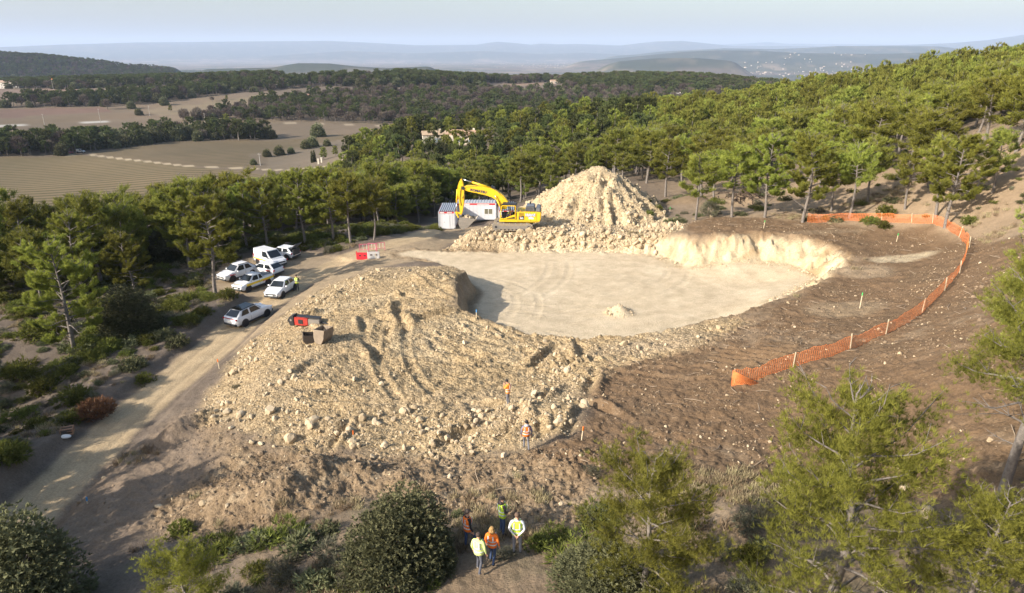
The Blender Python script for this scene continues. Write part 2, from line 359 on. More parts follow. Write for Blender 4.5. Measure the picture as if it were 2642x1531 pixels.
def ground_material():
    t = NT('earth'); geo = t.add('ShaderNodeNewGeometry'); P = geo.outputs['Position']
    a = t.add('ShaderNodeAttribute', attribute_name='tint').outputs['Color']
    st = t.add('ShaderNodeAttribute', attribute_name='stripe').outputs['Fac']
    ro = t.add('ShaderNodeAttribute', attribute_name='stony').outputs['Fac']
    far = t.add('ShaderNodeAttribute', attribute_name='far').outputs['Fac']
    n1 = t.noise(9, 5, .7, P); n2 = t.noise(.9, 4, .6, P); n3 = t.noise(30, 3, .6, P)
    g1 = t.ramp(n1, [(.3, (.74, .72, .69)), (.7, (1.22, 1.22, 1.22))]); g2 = t.ramp(n2, [(.3, (.86, .85, .83)), (.7, (1.1, 1.1, 1.1))])
    base = t.mul(t.mul(a, g1), g2)
    v = t.add('ShaderNodeTexVoronoi'); v.inputs['Scale'].default_value = 7.5; t.L(P, v.inputs['Vector'])
    vs = t.ramp(v.outputs['Color'], [(.2, (.66, .64, .6)), (.8, (1.3, 1.3, 1.28))])
    nm = t.mix(ro, base, t.mul(base, vs))
    # far country: broad patches only
    f1 = t.noise(.004, 6, .65, P); fg = t.ramp(f1, [(.35, (.75, .78, .75)), (.65, (1.2, 1.15, 1.1))])
    fa = t.mix(far, nm, t.mul(a, fg))
    # vineyard rows: green-brown lines over bare soil
    mp = t.add('ShaderNodeMapping'); mp.inputs['Rotation'].default_value = (0, 0, R(62)); t.L(P, mp.inputs['Vector'])
    w = t.add('ShaderNodeTexWave', bands_direction='X'); w.inputs['Scale'].default_value = .058; w.inputs['Distortion'].default_value = 1.2
    w.inputs['Detail'].default_value = 2; w.inputs['Detail Scale'].default_value = .15
    t.L(mp.outputs[0], w.inputs['Vector'])
    rows = t.ramp(w.outputs['Fac'], [(.2, (.52, .55, .40)), (.6, (1.12, 1.10, 1.06))])
    n5 = t.noise(.35, 3, .6, P)
    rr = t.mix(t.math('MULTIPLY', st, t.math('ADD', n5, .45)), fa, t.mul(fa, rows))
    t.L(rr, t.b.inputs['Base Color']); t.b.inputs['Roughness'].default_value = .95; t.b.inputs['Specular IOR Level'].default_value = .15
    h = t.math('ADD', t.math('MULTIPLY', n1, 1.0), t.math('MULTIPLY', n3, .35))
    h = t.math('ADD', h, t.math('MULTIPLY', t.math('MULTIPLY', v.outputs['Distance'], ro), -.8))
    bn = t.add('ShaderNodeBump'); bn.inputs['Distance'].default_value = .075
    t.L(t.math('SUBTRACT', 1, far), bn.inputs['Strength']); t.L(h, bn.inputs['Height']); t.L(bn.outputs[0], t.b.inputs['Normal'])
    return t.m
EARTH = ground_material()

# ------------------------------------------------------------------ the land: one polar sheet, cut into named surfaces
rs = [1.5, 2.5, 3.5, 4.5, 5.5, 6.3, 7.0]
while rs[-1] < 34000:
    r_ = rs[-1]; rs.append(r_ + (max(.115, r_ * r_ * 4.6e-5) if r_ < 420 else r_ * .0195))
rs = np.array(rs)
azs = np.concatenate([np.linspace(R(-110), R(-49), 44, endpoint=False), np.linspace(R(-49), R(49), 700), np.linspace(R(49), R(110), 45)[1:]])
AZ, RR = np.meshgrid(azs, rs); X = RR * np.sin(AZ); Y = RR * np.cos(AZ)
M = masks(X, Y); Z0 = smooth_h(X, Y, M); Z = Z0 + detail_h(X, Y, M)
def M3(*c): return np.array(c, float)
r_ = RR
tint = np.empty(X.shape + (3,)); tint[:] = M3(.150, .120, .095)
def over(mask, c):
    global tint
    tint = tint * (1 - mask[..., None]) + M3(*c) * mask[..., None]
nA = fbm(X * .05, Y * .05, 4, 101); nB = fbm(X * .25, Y * .25, 4, 102); nC = fbm(X * 1.3, Y * 1.3, 3, 103)
nearm = 1 - sst(105, 150, r_)
# slope on the right is mulched, pale
rt = sst(14, 30, X - (Y - 60) * .05) * (1 - sst(125, 190, r_)) * nearm
over(rt * .92, (.33, .245, .16))
over(sst(.1, .5, nB) * .35 * nearm, (.25, .2, .15)); over(sst(.25, .6, nC) * .3 * nearm, (.09, .075, .05))
over(sst(30, 26, Y) * sst(-14, -8, X) * .9 if False else (1 - sst(25, 31, Y)) * sst(-14, -8, X) * .9, (.225, .168, .112)); over((1 - sst(25, 31, Y)) * sst(-14, -8, X) * sst(.05, .5, nC) * .4, (.13, .10, .065))
YARD = pxpoly([(600,912),(720,818),(830,748),(985,690),(1120,668),(1160,628),(1240,614),(1300,592),(1200,580),(1110,590),(1030,612),(960,640),(860,690),(760,765),(640,865)])
yd = np.zeros(X.shape); nm_ = r_ < 150; yd[nm_] = sst(-.6, .8, sdf(X[nm_], Y[nm_], YARD)); over(yd * .9, (.35, .27, .175))
over(M['lit'], (.215, .165, .12)); over(sst(.1, .5, nC) * M['lit'] * .4, (.16, .125, .095))
over(M['mix'], (.245, .18, .115)); over(M['mix'] * sst(0, .5, nB) * .6, (.15, .105, .065)); over(M['mix'] * sst(.2, .6, nC) * .5, (.36, .29, .2))
over(M['brown'] * 1.0, (.172, .114, .068)); over(M['brown'] * sst(.05, .5, nB) * .5, (.130, .092, .058)); over(M['brown'] * sst(.15, .55, nA + nC * .4) * .45, (.27, .21, .145))
over(M['fill'], (.345, .262, .158)); over(M['fill'] * sst(.1, .5, nB) * .5, (.31, .245, .165)); over(M['fill'] * sst(.15, .5, -nB) * .5, (.43, .35, .235))
over(M['park'], (.30, .235, .16)); over(M['road'] * nearm * np.clip(1.05 - .12 * M['rd'], 0, 1), (.45, .345, .215))
over(M['road'] * sst(.1, .5, nC) * .3 * nearm, (.33, .26, .17))
over(M['bench'] * .95, (.44, .355, .24)); over(M['heap'], (.46, .37, .245)); over(M['heap'] * sst(0, .5, nB) * .6, (.38, .29, .18))
pit = M['pit'] * (1 - M['heap']); pd = M['pitd']
over(pit, (.55, .455, .32))
swirl = np.sin(np.hypot((X - 10) * .8, Y - 66) * 2.6 + 2.2 * fbm(X * .12, Y * .12, 3, 111)) * .5 + .5
over(pit * sst(3, 5, pd) * sst(.4, .9, swirl) * .35, (.46, .37, .25))
over(pit * sst(3, 6, pd) * sst(.1, .5, nB) * .5, (.62, .53, .385))
wl = pit * (1 - sst(3.0, 4.2, pd)) * sst(13, 20, X) * sst(56, 61, Y)
over(wl, (.52, .435, .295)); over(wl * sst(.25, .5, np.abs(fbm(np.arctan2(X - 11, Y - 66) * 30, pd * .6, 3, 117))) * .5, (.30, .21, .12)); over(wl * sst(.0, .5, fbm(np.arctan2(X - 11, Y - 66) * 22, pd * .5, 3, 113)) * .8, (.36, .24, .125))
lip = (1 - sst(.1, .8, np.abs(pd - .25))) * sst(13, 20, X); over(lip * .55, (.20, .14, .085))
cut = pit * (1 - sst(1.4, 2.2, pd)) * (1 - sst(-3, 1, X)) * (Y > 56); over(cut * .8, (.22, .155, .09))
# stains of pale chalk on the brown shelf to the right, spoil colours
for (px, py, sx, sy, c, k) in [(2320,668,3.6,1.6,(.50,.42,.29),.8), (2250,700,3.0,2.5,(.36,.29,.20),.5), (2190,800,3.2,2.5,(.30,.235,.155),.55), (1760,880,4,2,(.31,.245,.165),.6), (1620,905,5,1.6,(.33,.26,.18),.6),
                               (2120,600,5,1.0,(.30,.235,.16),.4), (1600,1290,3.4,1.5,(.30,.235,.16),.5), (1720,1360,3,1.6,(.36,.28,.19),.6), (1780,528,4,2.4,(.20,.145,.09),.9), (1930,520,3.6,1.9,(.07,.05,.035),.95), (1500,1340,3,2,(.26,.195,.13),.5)]:
    p = hit(tps, px, py); d = np.hypot((X - p[0]) / sx, (Y - p[1]) / sy) + .55 * nB
    over((1 - sst(.5, 1.1, d)) * k * nearm, c)
# garrigue floor bottom centre
gp = sst(.1, .6, fbm(X * .6, Y * .6, 3, 121)) * (r_ < 30) * (1 - M['brown']) * (1 - M['mix']); over(gp * .45, (.13, .12, .075))
over(sst(.0, .5, nB) * (r_ > 125) * (r_ < 420) * (Z0 > -18) * .7, (.07, .07, .035))
# plain: field patchwork
FIELDS = []
def field(pts, c, stripe):
    FIELDS.append((pxpoly(pts), c, stripe))
plain = sst(-16, -22, Z0) * 0
pl = sst(190, 230, r_) * sst(-14, -19, Z0) if False else sst(190, 225, r_) * (1 - sst(-20, -15, Z0))
over(pl, (.148, .115, .082)); over(pl * sst(0, .5, nA) * .4, (.19, .15, .10))
stripe = np.zeros(X.shape)
field([(-200,412),(100,405),(200,400),(330,414),(480,432),(600,440),(780,450),(760,520),(500,600),(-300,600)], (.172,.133,.083), .9)
field([(235,397),(430,364),(700,364),(930,342),(930,362),(700,392),(640,400),(660,432),(500,431),(380,420)], (.158,.120,.078), .6)
field([(690,405),(920,352),(960,365),(900,405),(780,440),(690,436)], (.17,.135,.10), .1)
field([(0,285),(260,275),(290,288),(0,305)], (.16,.105,.085), .3)
field([(0,310),(350,290),(420,300),(0,325)], (.16,.12,.085), .4)
field([(0,330),(420,308),(460,320),(200,345),(0,348)], (.15,.115,.085), .4)
field([(0,232),(140,228),(300,235),(0,262)], (.19,.135,.11), .2)
field([(370,285),(700,240),(700,255),(420,300)], (.18,.145,.10), .2)
field([(1270,212),(1420,208),(1400,220),(1300,222)], (.22,.155,.115), .2)
field([(1870,212),(2090,208),(2090,222),(1870,225)], (.26,.2,.145), .1)
field([(560,322),(1060,322),(1060,345),(700,350)], (.17,.13,.095), .4)
fm = (r_ > 170) & (r_ < 1600)
FMASK = np.zeros(X.shape, int)
for i, (poly, c, s) in enumerate(FIELDS):
    m = np.zeros(X.shape); d = sdf(X[fm], Y[fm], poly); m[fm] = sst(-.5, .5, d)
    over(m, c); over(m * sst(0, .6, nA) * .35, tuple(k * .85 for k in c)); stripe = np.maximum(stripe * (1 - m), m * s)
    FMASK[m > .5] = i + 1
TRACKS = [([(140,399),(235,400),(330,413),(480,430),(640,435),(780,436),(860,425),(900,403),(960,385)], 1.3, (.42,.34,.24)), ([(0,325),(150,321),(360,308)], 2.2, (.42,.40,.38)),
          ([(560,320),(760,318),(1000,326)], 1.5, (.33,.27,.2)), ([(0,395),(140,399)], 1.6, (.3,.24,.17))]
TRMASK = np.zeros(X.shape)
for pts, w, c in TRACKS:
    P3 = np.array([hit(tps, *p) for p in pts]); d, s, z = polyline(X[fm], Y[fm], P3); m = np.zeros(X.shape); m[fm] = 1 - sst(w * .7, w * 1.3, d)
    over(m, c); stripe *= (1 - m); TRMASK = np.maximum(TRMASK, m)
# far valley and hills
fv = sst(1200, 2200, r_)
over(fv, (.14, .11, .09)); pf = fbm(X * .0016, Y * .0016, 5, 131); pf2 = fbm(X * .006, Y * .0035, 4, 132)
over(fv * sst(.0, .12, pf) * .8, (.055, .065, .04)); over(fv * sst(.18, .35, pf2) * .7, (.26, .2, .145)); over(fv * sst(.3, .36, -pf2) * .8, (.07, .075, .045))
hz = sst(-85, -40, Z0) * fv; over(hz * .92, (.038, .05, .036)); over(hz * sst(.15, .4, pf2) * .35, (.17, .14, .10))
FAR = sst(140, 260, r_)
STONY = np.clip(M['fill'] + M['bench'] + M['heap'] + .25 * M['brown'] + .6 * M['mix'], 0, 1) * (1 - .9 * sst(1.5, 3, pd)) * (1 - M['road']) * (1 - M['park']) * (1 - FAR)
tint *= (1 + .10 * nC * nearm + .06 * nB)[..., None]; tint = np.clip(tint, .01, .8)

nr, na = X.shape
VV = np.stack([X, Y, Z], -1).reshape(-1, 3)
idx = np.arange(nr * na).reshape(nr, na)
Q = np.stack([idx[:-1, :-1], idx[:-1, 1:], idx[1:, 1:], idx[1:, :-1]], -1).reshape(-1, 4)[:, ::-1]
def cell(m): return m[:-1, :-1].ravel()
zone = np.zeros((nr - 1) * (na - 1), int)          # 0 ground
zone[cell((r_ > 1250))] = 7
zone[cell((r_ > 190) & (r_ <= 1250))] = 6
for i in range(len(FIELDS)): zone[cell(FMASK == i + 1)] = 20 + i
zone[cell(TRMASK > .5)] = 8
zone[cell((M['brown'] > .5) & (r_ < 150))] = 9
zone[cell((M['fill'] > .5) & (r_ < 150))] = 5
zone[cell(((M['road'] > .5) | (M['park'] > .5)) & (r_ < 150))] = 1
zone[cell((pd > 2.2) & (r_ < 150))] = 2
zone[cell((pd > 0) & (pd <= 2.2) & (r_ < 150))] = 10
zone[cell((M['benchd'] > .6) & (r_ < 150))] = 3
zone[cell((M['heap'] > .5) & (r_ < 150))] = 4
names = {0: 'ground', 1: 'dirt_road', 2: 'pit_floor', 3: 'rubble_bank', 4: 'rubble_heap', 5: 'stony_fill', 6: 'plain', 7: 'distant_hills', 8: 'field_track', 9: 'topsoil', 10: 'pit_wall'}
tf = tint.reshape(-1, 3); sf = stripe.ravel(); of = STONY.ravel(); ff = FAR.ravel()
SHEETS = {}
for zid in np.unique(zone):
    q = Q[zone == zid]; u, inv = np.unique(q, return_inverse=True)
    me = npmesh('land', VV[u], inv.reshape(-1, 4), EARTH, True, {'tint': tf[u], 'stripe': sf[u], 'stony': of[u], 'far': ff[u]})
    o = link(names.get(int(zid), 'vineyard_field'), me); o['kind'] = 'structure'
o = bpy.data.objects['rubble_heap']; del o['kind']
tag(o, 'tall cone of pale limestone rubble heaped up behind the yellow excavator', 'rubble heap')

# ------------------------------------------------------------------ haze
bm = bmesh.new(); bmesh.ops.create_cube(bm, size=1)
hzm = bpy.data.meshes.new('haze'); bm.to_mesh(hzm); bm.free()
hz = link('haze', hzm, None, (0, 16950, 295)); hz.scale = (76000, 36000, 890); hz['kind'] = 'stuff'
mt = bpy.data.materials.new('haze_air'); mt.use_nodes = True; n = mt.node_tree.nodes; n.remove(n['Principled BSDF'])
pv = n.new('ShaderNodeVolumePrincipled'); pv.inputs['Color'].default_value = (.62, .75, 1.0, 1); pv.inputs['Density'].default_value = HAZE_D = 5.6e-5
pv.inputs['Anisotropy'].default_value = .0
mt.node_tree.links.new(pv.outputs[0], n['Material Output'].inputs['Volume']); hzm.materials.append(mt)
# ------------------------------------------------------------------ foliage and bark materials
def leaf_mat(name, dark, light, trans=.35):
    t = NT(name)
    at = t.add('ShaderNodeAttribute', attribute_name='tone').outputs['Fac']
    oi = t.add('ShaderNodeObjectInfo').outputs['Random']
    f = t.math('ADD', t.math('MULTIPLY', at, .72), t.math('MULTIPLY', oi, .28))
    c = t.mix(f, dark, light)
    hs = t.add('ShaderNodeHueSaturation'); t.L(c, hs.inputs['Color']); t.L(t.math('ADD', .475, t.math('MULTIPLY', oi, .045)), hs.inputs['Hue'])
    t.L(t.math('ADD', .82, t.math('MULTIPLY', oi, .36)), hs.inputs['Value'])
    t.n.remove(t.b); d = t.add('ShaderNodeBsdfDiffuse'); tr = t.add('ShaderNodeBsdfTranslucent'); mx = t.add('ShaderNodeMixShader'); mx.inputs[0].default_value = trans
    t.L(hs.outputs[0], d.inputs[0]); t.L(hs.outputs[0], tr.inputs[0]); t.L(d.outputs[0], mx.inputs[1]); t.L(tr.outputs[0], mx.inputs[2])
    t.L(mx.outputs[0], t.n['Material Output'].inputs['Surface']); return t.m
NEEDLE = leaf_mat('pine_needles', (.056, .070, .022), (.305, .318, .068))
NEEDLE_L = leaf_mat('young_pine_needles', (.075, .092, .022), (.37, .385, .080), .4)
NEEDLE_DARK = leaf_mat('pine_needles_dark', (.042, .056, .024), (.130, .150, .055), .25)
OAKLEAF = leaf_mat('oak_leaves', (.062, .070, .036), (.195, .200, .105), .15)
BROOM = leaf_mat('garrigue_leaves', (.045, .055, .015), (.19, .20, .05), .3)
GREYBUSH = leaf_mat('thyme_leaves', (.07, .07, .045), (.20, .19, .13), .2)
TWIG = leaf_mat('bare_twigs', (.070, .056, .048), (.17, .138, .115), .1)
RUSTY = leaf_mat('rusty_leaves', (.10, .05, .03), (.24, .13, .07), .2)
def bark_mat(name, c):
    t = NT(name); co = t.add('ShaderNodeTexCoord').outputs['Object']; f = t.noise(7, 5, .7, co)
    t.L(t.ramp(f, [(.3, tuple(k * .5 for k in c)), (.7, tuple(k * 1.25 for k in c))]), t.b.inputs['Base Color']); t.b.inputs['Roughness'].default_value = .9
    t.bump(f, .03); return t.m
BARK = bark_mat('pine_bark', (.19, .165, .145)); OAKBARK = bark_mat('oak_bark', (.12, .10, .085))

def tube(pts, rad, sides=6):
    pts = np.asarray(pts, float); n = len(pts); V = []; F = []
    for i in range(n):
        t = pts[min(i + 1, n - 1)] - pts[max(i - 1, 0)]; t /= (np.linalg.norm(t) + 1e-9)
        a = np.cross(t, [0.31, .95, .05]); a /= np.linalg.norm(a) + 1e-9; b = np.cross(t, a)
        for k in range(sides):
            th = 2 * math.pi * k / sides; V.append(pts[i] + rad[i] * (a * math.cos(th) + b * math.sin(th)))
    for i in range(n - 1):
        for k in range(sides):
            k2 = (k + 1) % sides; F.append((i * sides + k, i * sides + k2, (i + 1) * sides + k2, (i + 1) * sides + k))
    return V, F
class Geo:
    def __init__(s): s.V = []; s.F = []
    def add(s, V, F):
        o = len(s.V); s.V += list(V); s.F += [tuple(o + i for i in f) for f in F]
def blades(C, D, L, K, width, rng, spread=.75, tone=None):
    """K thin triangles per tuft at C pointing about D, length L"""
    n = len(C); C = np.repeat(C, K, 0); Dn = np.repeat(D, K, 0); Ln = np.repeat(L, K) * rng.uniform(.6, 1.15, n * K)
    rv = rng.normal(size=(n * K, 3)); rv /= np.linalg.norm(rv, axis=1, keepdims=True)
    d = Dn + rv * spread; d /= np.linalg.norm(d, axis=1, keepdims=True)
    w = np.cross(d, rng.normal(size=(n * K, 3))); w /= np.linalg.norm(w, axis=1, keepdims=True) + 1e-9
    W = (Ln * width)[:, None] * w; base = C + rv * (Ln * .15)[:, None]
    V = np.stack([base - W * .5, base + W * .5, base + d * Ln[:, None]], 1).reshape(-1, 3)
    F = np.arange(n * K * 3).reshape(-1, 3)
    tn = np.repeat(tone if tone is not None else rng.uniform(0, 1, n), K * 3)
    return V, F, tn
def pine_meshes(h, rad, base, nb, seed, K, tl, bw, twigs=6, mat=NEEDLE, conic=.35, limbs=True, lean=.04, dens=1.0, dead=3):
    rng = np.random.default_rng(seed); g = Geo()
    ns = 9; zs = np.linspace(0, 1, ns); la = rng.uniform(0, 6.28); bx = lean * h
    def axis(t): return np.stack([bx * np.cos(la) * t ** 1.5 + .02 * h * np.sin(t * 7 + seed), bx * np.sin(la) * t ** 1.5 + .015 * h * np.sin(t * 5 + seed * 2), t * h - .35 * (1 - t)], -1)
    r0 = h * .0175 + .02
    g.add(*tube(axis(zs * .97), r0 * (1 - zs * .88) + .008, 7))
    C = []; D = []; Tn = []
    for i in range(nb):
        u = (i + .5) / nb; t = base + (1 - base) * u * .97; th = i * 2.4 + rng.uniform(-.4, .4)
        prof = math.sin(min(1, (u * (1 - conic) + .27)) * math.pi) ** .65 if u < .85 else (1 - u) / .15 * .42 + .2
        Lb = rad * max(.22, prof) * rng.uniform(.72, 1.12)
        el = lerp(.12, 1.05, u ** 1.3) + rng.uniform(-.12, .12)
        p0 = axis(np.array([t]))[0]; dh = np.array([math.cos(th), math.sin(th), 0])
        s = np.linspace(0, 1, 5); pts = p0 + dh * (s * Lb * math.cos(el * .8))[:, None] + np.array([0, 0, 1]) * ((s ** 1.5) * Lb * math.sin(el) + .05 * Lb * np.sin(s * 6))[:, None]
        if limbs: g.add(*tube(pts, (r0 * .34 * (1 - s * .82) * (1.15 - u * .6)), 4))
        sparse = rng.uniform() < .10
        for k in range(twigs):
            q = rng.uniform(.35, 1) if k else 1.0; b0 = np.array([np.interp(q, s, pts[:, j]) for j in range(3)])
            sd_ = rng.normal(size=3); sd_[2] = abs(sd_[2]) * .6 + .35; sd_ /= np.linalg.norm(sd_)
            dv = dh * .55 + sd_ * .9 + np.array([0, 0, .25]); dv /= np.linalg.norm(dv); tl2 = Lb * rng.uniform(.22, .42)
            if limbs and k % 2 == 0: g.add(*tube([b0, b0 + dv * tl2 * .8], [r0 * .10, r0 * .03], 3))
            if sparse and k: continue
            m = max(2, int(dens * 5 * tl2 / max(tl, .2)))
            for a in range(m):
                f = (a + .6) / m; C.append(b0 + dv * tl2 * f + rng.normal(size=3) * (tl * .28 + .06 * (limbs and tl < .25) * Lb)); D.append(dv * .5 + np.array([0, 0, .8]) + rng.normal(size=3) * .18)
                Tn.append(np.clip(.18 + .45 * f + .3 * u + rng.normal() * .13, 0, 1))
    for i in range(dead):     # bare lower limbs
        t = base * rng.uniform(.55, 1.05); th = rng.uniform(0, 6.28); p0 = axis(np.array([t]))[0]; Lb = rad * rng.uniform(.3, .75)
        dv = np.array([math.cos(th), math.sin(th), rng.uniform(.1, .7)])
        g.add(*tube([p0, p0 + dv * Lb * .5, p0 + dv * Lb + np.array([0, 0, .1])], [r0 * .22, r0 * .13, r0 * .04], 3))
        for q in range(4):
            pp = p0 + dv * Lb * rng.uniform(.3, .95); e = (dv + rng.normal(size=3) * .6) * Lb * .35; g.add(*tube([pp, pp + e], [r0 * .08, r0 * .03], 3))
    C = np.array(C); D = np.array(D); D /= np.linalg.norm(D, axis=1, keepdims=True)
    V, F, tn = blades(C, D, np.full(len(C), tl), K, bw, rng, .7, np.array(Tn))
    V[:, 2] *= h / np.percentile(V[:, 2], 99.8)
    return npmesh('trunk', g.V, g.F, BARK, True), npmesh('crown', V, F, mat, False, {'tone': tn})
def bush_mesh(rx, rz, n, seed, K, tl, bw, mat, lumps=6, zoff=0, hollow=.55):
    rng = np.random.default_rng(seed)
    lc = rng.normal(size=(lumps, 3)); lc /= np.linalg.norm(lc, axis=1, keepdims=True); lc[:, 2] = np.abs(lc[:, 2]); lr = rng.uniform(.38, .62, lumps)
    pick = rng.integers(0, lumps, n); v = rng.normal(size=(n, 3)); v /= np.linalg.norm(v, axis=1, keepdims=True)
    rr = rng.uniform(hollow, 1, n) ** .5
    P = lc[pick] * .52 + v * (lr[pick] * rr)[:, None]; P[:, 2] = np.abs(P[:, 2])
    C = P * np.array([rx, rx, rz]); C[:, 2] += zoff
    D = v * .8 + np.array([0, 0, .45]); D /= np.linalg.norm(D, axis=1, keepdims=True)
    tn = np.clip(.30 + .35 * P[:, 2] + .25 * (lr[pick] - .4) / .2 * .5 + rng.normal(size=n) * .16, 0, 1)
    V, F, tn = blades(C, D, np.full(n, tl), K, bw, rng, .9, tn)
    return npmesh('foliage', V, F, mat, False, {'tone': tn})
def twig_mesh(h, rad, n, seed, mat=TWIG, tl=1.0, bw=.05, K=5, zb=.25):
    rng = np.random.default_rng(seed); v = rng.normal(size=(n, 3)); v /= np.linalg.norm(v, axis=1, keepdims=True); rr = rng.uniform(.25, 1, n) ** .6
    C = v * rr[:, None] * np.array([rad, rad, h * .38]); C[:, 2] += h * (zb + .36); D = v * .7 + np.array([0, 0, .9]); D /= np.linalg.norm(D, axis=1, keepdims=True)
    V, F, tn = blades(C, D, np.full(n, tl), K, bw, rng, .55)
    return npmesh('crown', V, F, mat, False, {'tone': tn})
def oak_trunk(h, seed, n=7, rad=1.4):
    rng = np.random.default_rng(seed); g = Geo(); g.add(*tube([(0, 0, -.3), (.05, 0, h * .25), (0, .1, h * .5)], [h * .035, h * .028, h * .02], 6))
    for i in range(n):
        th = i * 2.4; d = np.array([math.cos(th) * rad * .75, math.sin(th) * rad * .75, h * rng.uniform(.25, .45)]); p = np.array([0, 0, h * rng.uniform(.2, .45)])
        g.add(*tube([p, p + d * .5 + [0, 0, .05], p + d], [h * .018, h * .012, h * .004], 4))
    return npmesh('trunk', g.V, g.F, OAKBARK, True)

def tree(name, label, cat, group, loc, rz, sc, meshes, parts=('trunk', 'crown'), tilt=0):
    e = thing(name, label, cat, loc, rz, group); e.scale = (sc[0], sc[0], sc[1]) if isinstance(sc, tuple) else (sc,) * 3
    if tilt: e.rotation_euler = (tilt * math.cos(rz), tilt * math.sin(rz), rz)
    for p, m in zip(parts, meshes):
        if m is not None: link(p, m, e)
    return e

# ---- geometry-nodes scatter: one object, countless stones / bushes / far trees
_noscene = {}
def scatter(name, pts, rots, scls, idx, templates, kind='stuff', label=None, cat=None):
    c = bpy.data.collections.new(name + '_kit')
    for i, lst in enumerate(templates):
        me = lst
        o = bpy.data.objects.new('%s_%02d' % (name, i), me); c.objects.link(o)
    pts = np.asarray(pts, np.float32); me = bpy.data.meshes.new(name); me.vertices.add(len(pts)); me.vertices.foreach_set('co', pts.ravel())
    a = me.attributes.new('rot', 'FLOAT_VECTOR', 'POINT'); a.data.foreach_set('vector', np.asarray(rots, np.float32).ravel())
    a = me.attributes.new('scl', 'FLOAT_VECTOR', 'POINT'); a.data.foreach_set('vector', np.asarray(scls, np.float32).ravel())
    a = me.attributes.new('pick', 'INT', 'POINT'); a.data.foreach_set('value', np.asarray(idx, np.int32))
    o = link(name, me); o['kind'] = kind
    if label: tag(o, label, cat)
    ng = bpy.data.node_groups.new(name, 'GeometryNodeTree'); ng.interface.new_socket('Geometry', in_out='INPUT', socket_type='NodeSocketGeometry')
    ng.interface.new_socket('Geometry', in_out='OUTPUT', socket_type='NodeSocketGeometry'); n = ng.nodes; l = ng.links
    gi = n.new('NodeGroupInput'); go = n.new('NodeGroupOutput'); ip = n.new('GeometryNodeInstanceOnPoints'); ci = n.new('GeometryNodeCollectionInfo')
    ci.inputs['Collection'].default_value = c; ci.inputs['Separate Children'].default_value = True; ci.inputs['Reset Children'].default_value = True
    def na(nm, ty):
        q = n.new('GeometryNodeInputNamedAttribute'); q.data_type = ty; q.inputs['Name'].default_value = nm; return q.outputs['Attribute']
    l.new(gi.outputs[0], ip.inputs['Points']); l.new(ci.outputs[0], ip.inputs['Instance']); ip.inputs['Pick Instance'].default_value = True
    l.new(na('pick', 'INT'), ip.inputs['Instance Index']); l.new(na('rot', 'FLOAT_VECTOR'), ip.inputs['Rotation']); l.new(na('scl', 'FLOAT_VECTOR'), ip.inputs['Scale'])
    l.new(ip.outputs[0], go.inputs[0]); md = o.modifiers.new('scatter', 'NODES'); md.node_group = ng
    return o
def join_mesh(name, ms, mats):
    V = []; F = []; T = []; MI = []; o = 0
    for k, me in enumerate(ms):
        n = len(me.vertices); v = np.empty(n * 3, np.float32); me.vertices.foreach_get('co', v); V.append(v.reshape(-1, 3))
        for p in me.polygons: F.append(tuple(i + o for i in p.vertices)); MI.append(k)
        if 'tone' in me.attributes:
            a = np.empty(n, np.float32); me.attributes['tone'].data.foreach_get('value', a)
        else: a = np.full(n, .5, np.float32)
        T.append(a); o += n
    r = bpy.data.meshes.new(name); r.from_pydata(np.concatenate(V).tolist(), [], F); at = r.attributes.new('tone', 'FLOAT', 'POINT'); at.data.foreach_set('value', np.concatenate(T))
    for m in mats: r.materials.append(m)
    r.polygons.foreach_set('material_index', MI); r.update(); return r

# ------------------------------------------------------------------ loose stones
def stone_mat(name, lo, hi):
    t = NT(name); oi = t.add('ShaderNodeObjectInfo').outputs['Random']; co = t.add('ShaderNodeTexCoord').outputs['Object']; f = t.noise(2.5, 4, .6, co)
    t.L(t.mix(t.math('ADD', t.math('MULTIPLY', oi, .7), t.math('MULTIPLY', f, .35)), lo, hi), t.b.inputs['Base Color']); t.b.inputs['Roughness'].default_value = .93
    t.b.inputs['Specular IOR Level'].default_value = .2; t.bump(f, .03); return t.m
STONE = stone_mat('limestone', (.30, .225, .135), (.57, .465, .32)); STONE_D = stone_mat('soiled_stone', (.12, .082, .052), (.30, .225, .15))
def stone_mesh(seed, mat, sub=1):
    rng = np.random.default_rng(seed); bm = bmesh.new(); bmesh.ops.create_icosphere(bm, subdivisions=sub, radius=.5)
    sc = rng.uniform(.6, 1.25, 3); planes = [(rng.normal(size=3), rng.uniform(.26, .42)) for _ in range(5)]
    for v in bm.verts:
        p = np.array(v.co) * rng.uniform(.88, 1.14)
        for nn, d in planes:
            nn = nn / np.linalg.norm(nn); k = p @ nn
            if k > d: p = p - nn * (k - d)
        v.co = Vector(p * sc)
    me = bpy.data.meshes.new('stone'); bm.to_mesh(me); bm.free(); me.materials.append(mat); return me
ST = [stone_mesh(i, STONE, 2) for i in range(6)]; STD = [stone_mesh(20 + i, STONE_D, 1) for i in range(4)]; STS = [stone_mesh(40 + i, STONE, 1) for i in range(6)]
def sample(n, x0, x1, y0, y1, dens, seed):
    rng = np.random.default_rng(seed); x = rng.uniform(x0, x1, n); y = rng.uniform(y0, y1, n); m = masks(x, y); z0 = smooth_h(x, y, m); d = dens(x, y, m); k = rng.uniform(size=n) < d
    x = x[k]; y = y[k]; mm = {a: b[k] for a, b in m.items()}; return x, y, z0[k] + detail_h(x, y, mm), mm
def nearland(x, y): return (x * x + y * y < 150 ** 2)
